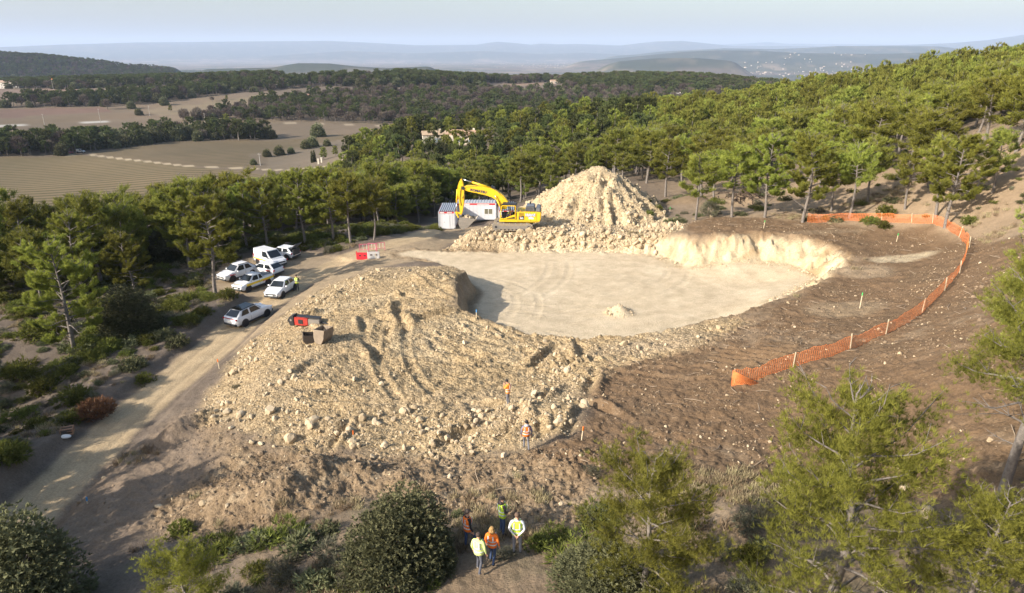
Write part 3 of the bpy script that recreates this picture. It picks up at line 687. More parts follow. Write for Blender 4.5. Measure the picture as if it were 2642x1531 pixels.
def d_stone(x, y, m):
    cl = np.clip(.30 + 1.0 * fbm(x * .45, y * .45, 3, 201), 0, 1); edge = sst(28, 40, y + x * .2)
    toe = np.exp(-((m['filld'] - 2.5) / 3.0) ** 2)
    up_ = sst(38, 48, y) * sst(-14, -8, x); f = m['fill'] * (1 - .55 * up_) * np.clip(.18 * cl + .75 * toe * (.35 + cl) * ((y < 52) | (x < -14)) + .4 * toe * cl, 0, 1)
    b = m['bench'] * .9 * (m['heap'] < .5); h = m['heap'] * (.16 + .3 * sst(5, 9, m['peak']))
    hp_ = (np.hypot(x - MOUNDS[8][0][0], y - MOUNDS[8][0][1]) < 1.5) * .9; t = np.clip(1 - np.abs(m['pitd'] - 3.2) / 1.2, 0, 1) * sst(14, 22, x) * (y > 60) * .6 + hp_
    keep = (1 - .97 * m['road']) * (1 - m['park']) * (1 - sst(.6, 1.2, m['pitd']) * (1 - m['heap']))
    return (f + b + h) * keep + t
x, y, z, m = sample(170000, -32, 32, 28, 108, d_stone, 5)
rng = np.random.default_rng(9); s = np.exp(rng.normal(-2.45, .62, len(x))); s = np.where((m['bench'] > .5) | (m['heap'] > .5), s * 1.6 + .03, s)
s = np.clip(s, .055, .7); print('stones', len(x))
vis = np.abs(np.arctan2(x, y)) < .62
big = np.argsort(-(s / np.hypot(x, y)) * vis)[:285]; small = np.ones(len(x), bool); small[big] = False
def rots(n, rng): return rng.uniform(0, 6.28, (n, 3))
a = np.where(small)[0]
scatter('loose_stones', np.stack([x, y, z + s * .05], -1)[a], rots(len(a), rng), s[a, None] * rng.uniform(.7, 1.2, (len(a), 3)), rng.integers(0, 6, len(a)), STS)
# larger blocks set along the bank under the excavator and over the fill
extra = [(1400 + 0, 600)]
BL = []
for i in range(60): BL.append((random.uniform(1240, 1700), random.uniform(606, 640), random.uniform(.35, .8)))
for i in range(40): BL.append((random.uniform(560, 1300), random.uniform(1060, 1160), random.uniform(.3, .6)))
BL += [(696,1065,.95),(1160,1235,.3),(1720,1285,.6),(1760,1280,.45),(2390,1325,.8),(2330,1265,.5),(1330,1215,.3),(1300,1180,.35),(985,1445,.4),(525,1305,.5),(1690,655,.7),(1835,560,.8),(1720,572,1.3),(1690,585,.9),(1740,570,1.0)]
def lab_stone(mm, i):
    px, py = project(np.array([x[i], y[i], z[i]])); sz = 'large' if s[i] > .46 else 'small'
    if mm['heap'][i] > .5: return '%s pale limestone block on the rubble cone, %s' % (sz, 'left flank' if px < 1500 else ('right flank' if px > 1620 else 'middle')), 'blocks on the rubble cone'
    if mm['bench'][i] > .5: return '%s limestone block in the rubble bank, %s' % (sz, 'left end' if px < 1230 else ('right below the excavator' if px < 1410 else ('middle below the cone' if px < 1600 else 'right end'))), 'blocks of the rubble bank'
    if mm['pit'][i] > .5: return '%s pale block in the debris at the foot of the white pit wall' % sz, 'blocks at the pit wall'
    col = 'left' if px < 760 else ('middle' if px < 1180 else 'right')
    row = 'upper part near the pit' if py < 760 else ('level with the spare buckets' if py < 900 else ('level with the worker looking down' if py < 1040 else ('lower part' if py < 1110 else 'along the bottom toe')))
    return '%s pale limestone block on the stony fill, %s side, %s' % (sz, col, row), 'blocks on the stony fill'
for k in big:
    la, gr = lab_stone(m, k); o = link('limestone_block', ST[k % 6], None, (x[k], y[k], z[k] + s[k] * .15)); q = s[k] * 1.05
    o.rotation_euler = tuple(rng.uniform(0, 6.28, 3)); o.scale = (q, q * rng.uniform(.7, 1.1), q * rng.uniform(.6, 1)); tag(o, la, 'rock', gr)
BLP = np.array([hit(H, p[0], p[1]) for p in BL])
V_ = []
for (px, py, sz), p in zip(BL, BLP):
    V_.append((p, sz))
o_pts = np.array([v[0] for v in V_]); o_s = np.array([v[1] for v in V_])
scatter('rubble_blocks', o_pts + np.array([0, 0, .1]), rots(len(o_s), rng), o_s[:, None] * rng.uniform(.7, 1.1, (len(o_s), 3)), rng.integers(0, 6, len(o_s)), ST)
# soil clods and pebbles on the brown ground
def d_soil(x, y, m):
    c = np.clip(.30 + .9 * fbm(x * .5, y * .5, 3, 207), 0, 1)
    return np.clip(.7 * m['brown'] * c * (1 - .5 * sst(50, 75, y)) + 1.0 * m['mix'] * (c + .45) + .25 * m['lit'] * c + .12 * c * (x > 8), 0, 1) * (1 - sst(0, 1, m['pitd'])) * (1 - m['road'])
x, y, z, m = sample(150000, -26, 45, 16, 90, d_soil, 6); s = np.clip(np.exp(rng.normal(-2.45, .5, len(x))), .05, .45); print('soil', len(x))
scatter('soil_clods_and_stones', np.stack([x, y, z], -1), rots(len(x), rng), s[:, None] * rng.uniform(.7, 1.2, (len(x), 3)), np.where(rng.uniform(size=len(x)) < .91, rng.integers(0, 4, len(x)), 4 + rng.integers(0, 2, len(x))), STD + STS[:2])

# ------------------------------------------------------------------ tree kits
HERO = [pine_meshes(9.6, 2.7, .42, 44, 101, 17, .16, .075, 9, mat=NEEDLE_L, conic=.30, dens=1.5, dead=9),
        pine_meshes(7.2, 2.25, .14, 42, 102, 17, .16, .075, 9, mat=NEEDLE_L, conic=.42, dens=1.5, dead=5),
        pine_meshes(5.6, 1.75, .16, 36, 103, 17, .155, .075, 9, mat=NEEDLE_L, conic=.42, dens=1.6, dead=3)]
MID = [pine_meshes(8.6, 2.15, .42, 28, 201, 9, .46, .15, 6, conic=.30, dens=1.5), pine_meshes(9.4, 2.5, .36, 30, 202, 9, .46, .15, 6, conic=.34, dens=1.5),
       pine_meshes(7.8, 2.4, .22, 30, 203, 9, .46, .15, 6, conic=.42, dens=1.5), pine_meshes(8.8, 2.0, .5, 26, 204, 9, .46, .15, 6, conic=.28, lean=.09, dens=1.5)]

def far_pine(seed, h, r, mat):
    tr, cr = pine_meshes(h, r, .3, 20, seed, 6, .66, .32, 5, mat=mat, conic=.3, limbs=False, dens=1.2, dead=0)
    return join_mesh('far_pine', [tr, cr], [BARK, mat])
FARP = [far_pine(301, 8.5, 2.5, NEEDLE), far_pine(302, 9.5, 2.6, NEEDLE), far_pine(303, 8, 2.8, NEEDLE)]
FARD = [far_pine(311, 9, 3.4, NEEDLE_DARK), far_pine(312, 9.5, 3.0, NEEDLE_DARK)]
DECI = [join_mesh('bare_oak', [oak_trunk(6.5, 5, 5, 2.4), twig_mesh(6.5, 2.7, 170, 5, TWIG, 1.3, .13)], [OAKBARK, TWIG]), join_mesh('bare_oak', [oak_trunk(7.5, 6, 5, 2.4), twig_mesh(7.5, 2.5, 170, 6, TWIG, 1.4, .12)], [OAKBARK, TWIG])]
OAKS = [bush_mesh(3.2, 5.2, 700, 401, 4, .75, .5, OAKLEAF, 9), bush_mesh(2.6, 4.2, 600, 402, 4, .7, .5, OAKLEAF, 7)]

MIDL = []
for tr_, cr_ in MID:
    c2 = cr_.copy(); c2.materials[0] = NEEDLE_L; MIDL.append((tr_, c2))
# ------------------------------------------------------------------ forest populations
def sample_poly(poly, spacing, seed, jit=.8):
    rng = np.random.default_rng(seed); mn = poly.min(0); mx = poly.max(0); gx = np.arange(mn[0], mx[0], spacing); gy = np.arange(mn[1], mx[1], spacing)
    XX, YY = np.meshgrid(gx, gy); XX = XX.ravel() + rng.uniform(-.5, .5, XX.size) * spacing * jit * 1.2; YY = YY.ravel() + rng.uniform(-.5, .5, YY.size) * spacing * jit * 1.2
    k = sdf(XX, YY, poly) > 0; return XX[k], YY[k], rng
def wpoly(l): return np.array([(r * math.sin(math.atan((px - CX) / 1835.0)), r * math.cos(math.atan((px - CX) / 1835.0))) for px, r in l])
# (x, y, height, kind, zone)
CAND = []
def clear(x, y):     # keep houses, cars and works clear
    return np.ones(len(x), bool)
# left wood
LW = np.concatenate([[hit(tps, *p)[:2] for p in [(1060,575),(960,592),(850,590),(760,600),(640,605),(600,650),(560,690),(450,715),(350,735),(230,770),(60,800),(-150,830),(-500,800)]], wpoly([(-800,150),(-400,205),(0,200),(250,192),(420,186),(600,186),(760,180),(900,178),(1100,150),(1090,110)])])
x, y, rg = sample_poly(LW, 4.3, 31)
for a_, b_ in zip(x, y): CAND.append((a_, b_, rg.uniform(6.5, 10.8) * (1.0 if math.hypot(a_, b_) < 150 else .92), 'pine' if rg.uniform() < .93 else 'oak', 'left'))
# ravine and hamlet slope, then the long right-hand hillside
RV = wpoly([(880,135),(1120,122),(1300,125),(1720,122),(1760,140),(1700,300),(1330,330),(1130,340),(1010,340),(900,330),(870,250),(800,215),(740,190),(870,160)])
x, y, rg = sample_poly(RV, 6.2, 32)
for a_, b_ in zip(x, y):
    q = fbm(np.array([a_ * .02]), np.array([b_ * .02]), 3, 55)[0]
    if q < -.36 and b_ < 230: CAND.append((a_, b_, rg.uniform(4, 6.5), 'bare', 'ravine'))
    elif rg.uniform() < .86: CAND.append((a_, b_, rg.uniform(6, 10), 'pine' if rg.uniform() < .9 else 'oak', 'ravine'))
RH = wpoly([(1640,124),(1800,128),(2000,131),(2200,134),(2400,134),(2642,120),(2950,110),(3300,105),(3300,330),(2800,330),(2400,345),(2000,350),(1850,345),(1690,330),(1700,200)])
x, y, rg = sample_poly(RH, 4.3, 33)
for a_, b_ in zip(x, y):
    if rg.uniform() < .94: CAND.append((a_, b_, rg.uniform(6, 9.2), 'pine' if rg.uniform() < .93 else 'oak', 'hill'))
# thinned rows on the mulched slope
RS = np.concatenate([[hit(tps, *p)[:2] for p in [(1640,520),(1740,540),(1900,512),(2040,500),(2250,505),(2420,510),(2500,470),(2642,440)]], wpoly([(2760,122),(2400,133),(2200,134),(2000,131),(1800,128),(1640,122)])])
x, y, rg = sample_poly(RS, 5.0, 34)
for a_, b_ in zip(x, y):
    if rg.uniform() < .5: CAND.append((a_, b_, rg.uniform(7, 9.8), 'pine', 'rows'))
CAND_X = np.array([c[0] for c in CAND]); CAND_Y = np.array([c[1] for c in CAND])
HOUSES = [  # photo pixel of the base, length, depth, wall height, heading, roof colour, wall colour, label
 (1098,348,15,9,5.0,25,(.42,.32,.20),(.42,.34,.24),'old stone farmhouse with ochre tiled roofs among the pines in the middle distance'),
 (1125,340,9,7,4.0,-60,(.44,.33,.21),(.44,.36,.26),'narrow stone wing with pale tiled roof right behind the old farmhouse'),
 (1120,368,9,7,3.2,10,(.45,.33,.22),(.52,.47,.38),'small cream villa half hidden by pines in front of the farmhouse'),
 (1200,370,12,8,3.4,-20,(.40,.26,.18),(.52,.46,.37),'cream villa with reddish tiled roof on the clearing right of the farmhouse'),
 (22,228,32,12,7,4,(.42,.30,.22),(.62,.58,.52),'long white farm building at the left edge behind the vineyards'),
 (738,266,6,5,3.5,0,(.4,.28,.2),(.72,.68,.60),'tiny white house in the woods above the left vineyards'),
 (790,254,7,5,3.0,20,(.45,.25,.17),(.5,.4,.3),'tiny ochre house in the woods right of the white one'),
 (1432,216,13,7,3.5,5,(.45,.30,.2),(.55,.45,.36),'low cream farm at the far end of the high brown field'),
 (1745,254,14,8,4,5,(.4,.36,.32),(.6,.55,.48),'pale building behind the crest of the pine hill'),
 (95,180,22,12,7,0,(.35,.28,.24),(.45,.40,.36),'lone farmhouse below the wooded hill far at left'),
]
HP = [hit(tps, h[0], h[1]) for h in HOUSES]
keep = np.ones(len(CAND), bool)
for p, h in zip(HP, HOUSES):
    dirv = np.array([p[0], p[1]]) / np.hypot(p[0], p[1]); rx_ = CAND_X - p[0]; ry_ = CAND_Y - p[1]
    al = rx_ * dirv[0] + ry_ * dirv[1]; pe = np.abs(-rx_ * dirv[1] + ry_ * dirv[0]); wd = h[2] * .55
    keep &= ~((al > -7) & (al < 9) & (pe < wd + 1)) | (np.hypot(p[0], p[1]) > 600)
HAMLET = wpoly([(1060,262),(1290,250),(1300,285),(1180,300),(1060,300)])
keep &= ~((sdf(CAND_X, CAND_Y, HAMLET) > 0) & (RNG.uniform(size=len(CAND)) < .55))
# sight of the works stays open: container corner and the road mouth
for px, py, rad in [(1180,600,12),(1100,600,7),(1240,595,10)]:
    p = hit(tps, px, py); keep &= np.hypot(CAND_X - p[0], CAND_Y - p[1]) > rad
MCK = masks(CAND_X, CAND_Y); smooth_h(CAND_X, CAND_Y, MCK); keep &= ~((MCK['peak'] < 13) | (MCK['rd'] < 3.5) & (CAND_Y < 130) | (MCK['bench'] > .1) | (MCK['park'] > .1))
CAND = [c for c, k in zip(CAND, keep) if k]
# surveyed single trees: base pixel, top pixel, kit, label
SPEC = [
 ((190,905),(150,625),'n0','slim young pine with drooping green skirts alone at the left woodland edge'),
 ((345,760),(315,600),'n0','round-headed pine standing just above the dark holm oak at left'),
 ((215,770),(150,550),'n1','broad leaning pine behind the slim young one at far left'),
 ((560,755),(540,500),'n1','tall pine whose trunk stands beside the bonnets of the parked cars'),
 ((492,690),(470,480),'n1','pine left of the tallest one beside the parked cars'),
 ((690,645),(650,465),'n1','pine with a leaning trunk just behind the parked van'),
 ((640,640),(590,470),'n0','wide pine behind the parked cars, left of the leaning trunk'),
 ((785,632),(780,440),'n1','straight pine by the road verge left of the two matching crowns'),
 ((860,625),(855,435),'n1','big bright pine halfway along the verge of the far road'),
 ((905,628),(905,445),'r0','bright pine on the verge right of the big halfway one'),
 ((965,620),(965,470),'r3','last pine of the verge before the site cabins'),
 ((1795,568),(1775,395),'r0','pine at the left end of the thinned row behind the rubble heap'),
 ((1888,560),(1875,370),'r0','pine beside the dark uprooted stumps, left trunk'),
 ((1970,562),(1960,350),'n1','tall pine with bright crown between stumps and netting'),
 ((2075,575),(2060,345),'n1','tall pine at the left end of the far orange netting'),
 ((2192,565),(2185,370),'r3','pine with bare lower limbs standing in the far orange netting'),
 ((2145,545),(2150,385),'r0','slim pine behind the netting between two larger ones'),
 ((2240,520),(2245,350),'r0','pine behind the middle of the far orange netting'),
 ((2335,540),(2345,380),'r0','straight pine just behind the right half of the far netting'),
 ((2415,560),(2395,350),'r3','forked pine at the bend of the far orange netting'),
 ((2440,585),(2475,345),'n1','large leaning pine with curved trunk at the bend of the netting'),
 ((2560,500),(2560,330),'m1','dense pine at the top right above the leaning one'),
 ((2590,1295),(2560,640),'h0','tall airy pine with a bare lower trunk at the right edge'),
 ((2130,1640),(2160,985),'h1','large bushy pine in the right foreground reaching below the frame'),
 ((1650,1560),(1600,1160),'h2','medium green pine right of the group of people'),
 ((2480,1640),(2600,1265),'h1','bright pine filling the bottom right corner'),
 ((2700,980),(2600,470),'h1','bright pine at the right edge above the netting'),
 ((2720,1120),(2520,640),'h0','airy pine leaning over the orange netting at right'),
 ((490,1640),(480,1408),'h2','small young pine poking up at the bottom left'),
]
NEARM = [pine_meshes(9.0, 2.9, .20, 36, 151, 11, .25, .14, 9, mat=NEEDLE_L, conic=.38, dens=2.2, dead=4), pine_meshes(9.6, 2.7, .30, 36, 152, 11, .25, .14, 9, mat=NEEDLE_L, conic=.32, dens=2.2, dead=5)]
kitm = {'r0': (MIDL[0], 8.6), 'r3': (MIDL[3], 8.8), 'n0': (NEARM[0], 9.0), 'n1': (NEARM[1], 9.6), 'm0': (MID[0], 8.6), 'm1': (MID[1], 9.4), 'm2': (MID[2], 7.8), 'm3': (MID[3], 8.8), 'h0': (HERO[0], 9.6), 'h1': (HERO[1], 7.2), 'h2': (HERO[2], 5.6)}
def height_at(p, py):     # height of a vertical thing at p whose top shows at row py
    d = ray(CX, py); t = p[1] / d[1]; return CAMZ + d[2] * t - p[2]
SPXY = []
for bpx, tpx, kit, lab in SPEC:
    p = hit(tps, *bpx) if bpx[0] < 2660 and bpx[1] < 1531 else hit(tps, min(bpx[0], 2900), bpx[1])
    p[2] = gz(p[0], p[1]); hh = max(2.5, height_at(p, tpx[1])); ms, h0 = kitm[kit]; SPXY.append((p[0], p[1]))
    k = hh / h0; tree('pine_tree', lab, 'pine tree', None, tuple(p), random.uniform(0, 6.28), (min(k * 1.0, k * .55 + .5), k), ms)
SPXY = np.array(SPXY)
CAND = [c for c in CAND if np.min(np.hypot(SPXY[:, 0] - c[0], SPXY[:, 1] - c[1])) > 2.6]
cx_ = np.array([c[0] for c in CAND]); cy_ = np.array([c[1] for c in CAND]); ch_ = np.array([c[2] for c in CAND]); cz_ = H(cx_, cy_)
kd = np.array([c[3] for c in CAND]); zn = np.array([c[4] for c in CAND])
PX, PY = project(np.stack([cx_, cy_, cz_ + ch_ * .7], -1)); inf = (PX > -40) & (PX < 2680) & (PY > 0) & (PY < 1560)
size = ch_ / np.hypot(cx_, cy_) * inf
isp = kd == 'pine'
order = np.argsort(-size * isp)[:270]; solo = np.zeros(len(CAND), bool); solo[order] = True; solo &= isp & inf
ZL = {'left': ('green pine in the thick wood on the left beyond the parked cars', 'pines of the left wood'),
      'ravine': ('green pine in the hollow between the rubble heap and the hamlet', 'pines of the hollow behind the works'),
      'hill': ('green pine in the dense forest covering the right-hand hillside', 'pines of the right-hand hillside'),
      'rows': ('light green pine with bare trunk on the thinned pale slope behind the netting', 'pines of the thinned slope')}
rng = np.random.default_rng(77)
def pine_label(i):
    px, py = PX[i], PY[i]; d = math.hypot(cx_[i], cy_[i]); z_ = zn[i]
    sz = 'tall' if ch_[i] > {'left': 9.4, 'ravine': 8.8, 'hill': 8.3, 'rows': 9.0}[z_] else ('short' if ch_[i] < {'left': 7.8, 'ravine': 7.2, 'hill': 6.9, 'rows': 7.9}[z_] else 'medium')
    dp = {'left': (78, 95, 115, 140), 'ravine': (130, 150, 190, 260), 'hill': (125, 150, 185, 240), 'rows': (100, 112, 122, 130)}[z_]; row = ['in front', 'second row', 'inside', 'rear part', 'far edge'][sum(d > q for q in dp)]
    L_ = {'left': [(120, 'above the leaning pine at the left edge'), (260, 'above the slim young pine'), (400, 'above the dark round holm oak'), (520, 'left of the parked cars'), (640, 'above the nearest parked cars'), (760, 'above the white van'), (880, 'above the bend of the road'), (1000, 'above the red barrier'), (9e9, 'left of the small site cabin')],
          'ravine': [(1000, 'below the pale drive'), (1100, 'left of the small site cabin'), (1180, 'above the small site cabin'), (1270, 'above the excavator boom'), (1360, 'above the excavator cab'), (1450, 'left of the rubble cone'), (1560, 'above the tip of the rubble cone'), (9e9, 'right of the rubble cone')],
          'hill': [(1750, 'right of the rubble cone'), (1900, 'above the brown mound'), (2020, 'above the uprooted stumps'), (2140, 'above the left end of the far netting'), (2260, 'above the middle of the far netting'), (2380, 'above the bend of the netting'), (2500, 'right of the netting bend'), (9e9, 'at the right edge')],
          'rows': [(1760, 'beside the brown mound'), (1880, 'left of the uprooted stumps'), (1980, 'behind the uprooted stumps'), (2080, 'behind the left end of the far netting'), (2200, 'behind the left half of the far netting'), (2320, 'behind the right half of the far netting'), (2440, 'behind the bend of the netting'), (9e9, 'at the right edge of the slope')]}[z_]
    col = next(t for lim, t in L_ if px < lim); wd = {'left': 'of the left wood', 'ravine': 'of the hollow', 'hill': 'of the hillside forest', 'rows': 'of the thinned slope'}[z_]
    t = '%s pine, %s %s, %s' % (sz, row, wd, col)
    while len(t.split()) > 15 and ' the ' in t: k_ = t.rindex(' the '); t = t[:k_] + ' ' + t[k_ + 5:]
    return t
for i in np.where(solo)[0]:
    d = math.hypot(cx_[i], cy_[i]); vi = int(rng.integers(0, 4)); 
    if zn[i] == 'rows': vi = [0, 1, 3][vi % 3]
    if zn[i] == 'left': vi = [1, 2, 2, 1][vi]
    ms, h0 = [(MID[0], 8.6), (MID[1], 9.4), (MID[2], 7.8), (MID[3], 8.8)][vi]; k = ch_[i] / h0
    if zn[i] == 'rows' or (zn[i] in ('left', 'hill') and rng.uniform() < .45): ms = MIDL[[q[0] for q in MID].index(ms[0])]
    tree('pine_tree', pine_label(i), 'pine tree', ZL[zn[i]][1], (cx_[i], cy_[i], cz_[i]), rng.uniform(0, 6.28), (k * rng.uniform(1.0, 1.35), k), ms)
for i in np.where((kd == 'oak') & inf & (np.hypot(cx_, cy_) < 150))[0]:
    tree('holm_oak', 'dark holm oak,' + pine_label(i).split(',', 1)[1].replace('second row of the', 'inside the').replace('in front of the', 'at the front of the').replace('hillside forest', 'hillside'), 'oak tree', 'holm oaks among the pines', (cx_[i], cy_[i], cz_[i]), rng.uniform(0, 6.28), (.75, .75 * rng.uniform(.8, 1.1)), (OAKS[int(i) % 2],), ('crown',))
    kd[i] = 'done'
rest = ~solo & (kd != 'done') & (PX > -700) & (PX < 3300); ii = np.where(rest)[0]; n_ = len(ii)
MIDJ = [join_mesh('pine', list(MID[j]), [BARK, NEEDLE]) for j in (0, 1, 2)]
NEAR = None
KIT = FARP + FARD + DECI + OAKS + MIDJ
pk = np.where(kd[ii] == 'pine', rng.integers(0, 3, n_), np.where(kd[ii] == 'oak', 7 + rng.integers(0, 2, n_), 5 + rng.integers(0, 2, n_)))
pk = np.where((kd[ii] == 'pine') & (np.hypot(cx_[ii], cy_[ii]) < 135), 9 + rng.integers(0, 3, n_), pk)
pk = np.where((kd[ii] == 'pine') & (zn[ii] == 'ravine') & (rng.uniform(size=n_) < .35) & (pk < 3), 3 + rng.integers(0, 2, n_), pk)
sk = ch_[ii] / 8.6; sk = np.where(kd[ii] == 'oak', .9, sk)
W3 = np.stack([sk * rng.uniform(.75, 1.1, n_), sk * rng.uniform(.75, 1.1, n_), sk * rng.uniform(.85, 1.15, n_)], -1)
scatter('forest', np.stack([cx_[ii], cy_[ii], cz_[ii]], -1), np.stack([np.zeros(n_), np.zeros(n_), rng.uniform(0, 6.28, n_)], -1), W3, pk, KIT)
print('forest rest', n_)
# woods of the plain and far ridges
WOODS = [  # polygon px on the ground, spacing, mix (pine, bare, oak), height range
 ([(-300,408),(-300,385),(60,382),(200,372),(330,362),(430,349),(520,346),(600,350),(690,352),(700,360),(640,363),(430,366),(330,382),(230,392),(150,402)], 5.0, (.50,.12,.38), (6, 11)),
 ([(-300,284),(-300,276),(0,275),(107,262),(250,256),(357,246),(500,230),(700,219),(850,211),(1000,206),(1250,210),(1250,226),(950,228),(800,225),(690,237),(570,244),(500,253),(430,262),(320,273),(250,276),(107,277)], 8, (.72,.10,.18), (8, 12)),
 ([(430,314),(520,300),(600,285),(680,264),(800,250),(900,243),(1000,238),(1260,234),(1700,238),(1860,252),(1700,300),(1330,322),(1050,322),(880,317),(700,313),(540,313)], 8, (.40,.50,.10), (6, 10)),
 ([(-300,232),(-300,205),(100,203),(500,204),(740,203),(690,212),(500,217),(380,222),(300,226),(150,232)], 10, (.62,.28,.10), (8, 11)),
 ([(1440,222),(1470,205),(1700,203),(1860,204),(2050,208),(2060,240),(1860,250),(1700,240),(1480,238)], 10, (.72,.22,.06), (8, 11)),
 ([(1200,212),(1260,205),(1480,205),(1440,212)], 12, (.5,.4,.1), (7, 10)),
 ([(-300,190),(-300,158),(0,158),(200,166),(340,176),(500,186),(620,192),(300,196)], 17, (.9,.05,.05), (10, 13)),
 ([(560,196),(480,190),(600,186),(760,176),(900,176),(1050,186),(1250,196),(1250,203),(900,199),(700,200)], 22, (.9,.05,.05), (11, 14)),
]
PP = []; PK = []; PS = []
for wi, (pl_, sp, mix, hr) in enumerate(WOODS):
    poly = pxpoly(pl_); x, y, rg = sample_poly(poly, sp, 500 + wi); x = x[:9000]; y = y[:9000]; n_ = len(x); print('wood', wi, n_)
    z = smooth_h(x, y, masks(x, y)); cl = fbm(x * .012, y * .012, 3, 60 + wi) * .55; u = rg.uniform(size=n_) + cl
    k = np.where(u < mix[0], 3 + rg.integers(0, 2, n_), np.where(u < mix[0] + mix[1], 5 + rg.integers(0, 2, n_), 7 + rg.integers(0, 2, n_)))
    hh = rg.uniform(hr[0], hr[1], n_) / 8.8 * (1.35 if sp > 10 else 1.12); hh = np.where(k >= 7, hh * 1.2, hh); hh = np.where((k == 5) | (k == 6), hh * 1.1, hh); wd = hh * (1.25 if sp > 8 else 1.0)
    PP.append(np.stack([x, y, z], -1)); PK.append(k); PS.append(np.stack([wd, wd, hh], -1))
PP = np.concatenate(PP); PK = np.concatenate(PK); PS = np.concatenate(PS)
scatter('distant_woods', PP, np.stack([np.zeros(len(PP)), np.zeros(len(PP)), RNG.uniform(0, 6.28, len(PP))], -1), PS, PK, KIT)

# single trees of the plain
OAKT = (oak_trunk(5, 3, 6, 2.2), OAKS[0]); DECT = (None, DECI[0])
SINGLE = [((822,352),8.5,'oak','big dark round oak alone in the grey field'), ((690,405),4,'oak','small round tree at the left end of the field-edge row'), ((722,400),5,'oak','round tree second in the field-edge row'),
          ((752,396),3.5,'oak','small bush third in the field-edge row'), ((790,385),5,'oak','tree left of centre in the field-edge row'), ((808,380),6,'oak','tallest dark tree of the field-edge row'), ((845,378),4,'oak','last small tree of the field-edge row'),
          ((655,426),3,'oak','low bush beside the pale field track'), ((835,412),6,'pine','light green young pine above the white gate posts'), ((865,402),5,'pine','small round pine at the end of the drive'),
          ((425,272),8,'oak','round dark oak by the upper vineyard'), ((340,280),7,'oak','dark round oak at the end of the upper hedge'), ((278,282),9,'bare','grey bare tree at the corner of the vineyards'), ((360,298),6,'oak','small oak by the straight road'),
          ((440,288),6,'pine','pine standing by the straight lane right of the oak'), ((585,322),8,'pine','single pine above the dark tree belt'), ((548,262),5,'bare','small bare tree on the sloping field'), ((585,258),5,'pine','small pine on the sloping field')]
for (px, py), hgt, ty, lab in SINGLE:
    p = hit(tps, px, py); p[2] = gz(p[0], p[1])
    if ty == 'oak': tree('oak_tree', lab, 'oak tree', None, tuple(p), 1, (hgt / 5.5 * 1.1, hgt / 5.5), OAKT)
    elif ty == 'pine': tree('pine_tree', lab, 'pine tree', None, tuple(p), 1, hgt / 7.8, MID[2])
    else: tree('bare_tree', lab, 'bare tree', None, tuple(p), 1, hgt / 6.5, (DECI[0],), ('crown',))

# ------------------------------------------------------------------ shrubs
BIGOAK = bush_mesh(2.05, 4.5, 8500, 411, 5, .15, .55, OAKLEAF, 17, .1, .5)
def bush(px, py, name, lab, cat, mesh, sc, trunk=None, base=None):
    p = hit(H, px, py) if base is None else base
    e = thing(name, lab, cat, tuple(p), random.uniform(0, 6)); e.scale = sc; link('foliage', mesh, e)
    if trunk: link('trunk', trunk, e)
    return e
otr = oak_trunk(4.0, 9, 8, 1.5)
bush(1036, 1476, 'holm_oak', 'dense grey-green holm oak beside the group of people', 'holm oak', BIGOAK, (1.0, 1.05, .76), otr)
p = hit(tps, 60, 1600); p[2] = gz(p[0], p[1]); bush(0, 0, 'holm_oak', 'large dark holm oak in the bottom left corner', 'holm oak', BIGOAK, (1.45, 1.35, 1.1), otr, p)
p = hit(tps, -60, 1480); p[2] = gz(p[0], p[1]); bush(0, 0, 'holm_oak', 'holm oak cut by the left edge beside the corner one', 'holm oak', BIGOAK, (1.1, 1.1, .9), otr, p)
bush(345, 860, 'holm_oak', 'broad dark holm oak in the clearing below the round-headed pine', 'holm oak', BIGOAK, (1.35, 1.3, .95), otr)
bush(1560, 1540, 'holm_oak', 'low leafy oak bush under the green pine at the bottom', 'holm oak', BIGOAK, (.95, .9, .42))
bush(1830, 560, 'bare_shrub', 'pale leafless shrub left of the dark uprooted stumps', 'shrub', twig_mesh(2.6, 1.3, 420, 71, GREYBUSH, .4, .10, 5, .0), (1, 1, 1))
bush(252, 1080, 'rusty_shrub', 'rusty brown dry shrub on the bank left of the road', 'shrub', twig_mesh(1.9, 1.2, 380, 72, RUSTY, .3, .22, 6, .0), (1, 1, 1))
SHR = [bush_mesh(.8, .7, 240, 421, 5, .20, .30, BROOM, 7), bush_mesh(.7, .6, 240, 422, 5, .17, .4, OAKLEAF, 6), bush_mesh(.6, .5, 200, 423, 6, .16, .16, GREYBUSH, 6), bush_mesh(.9, .55, 260, 424, 5, .22, .18, BROOM, 9)]
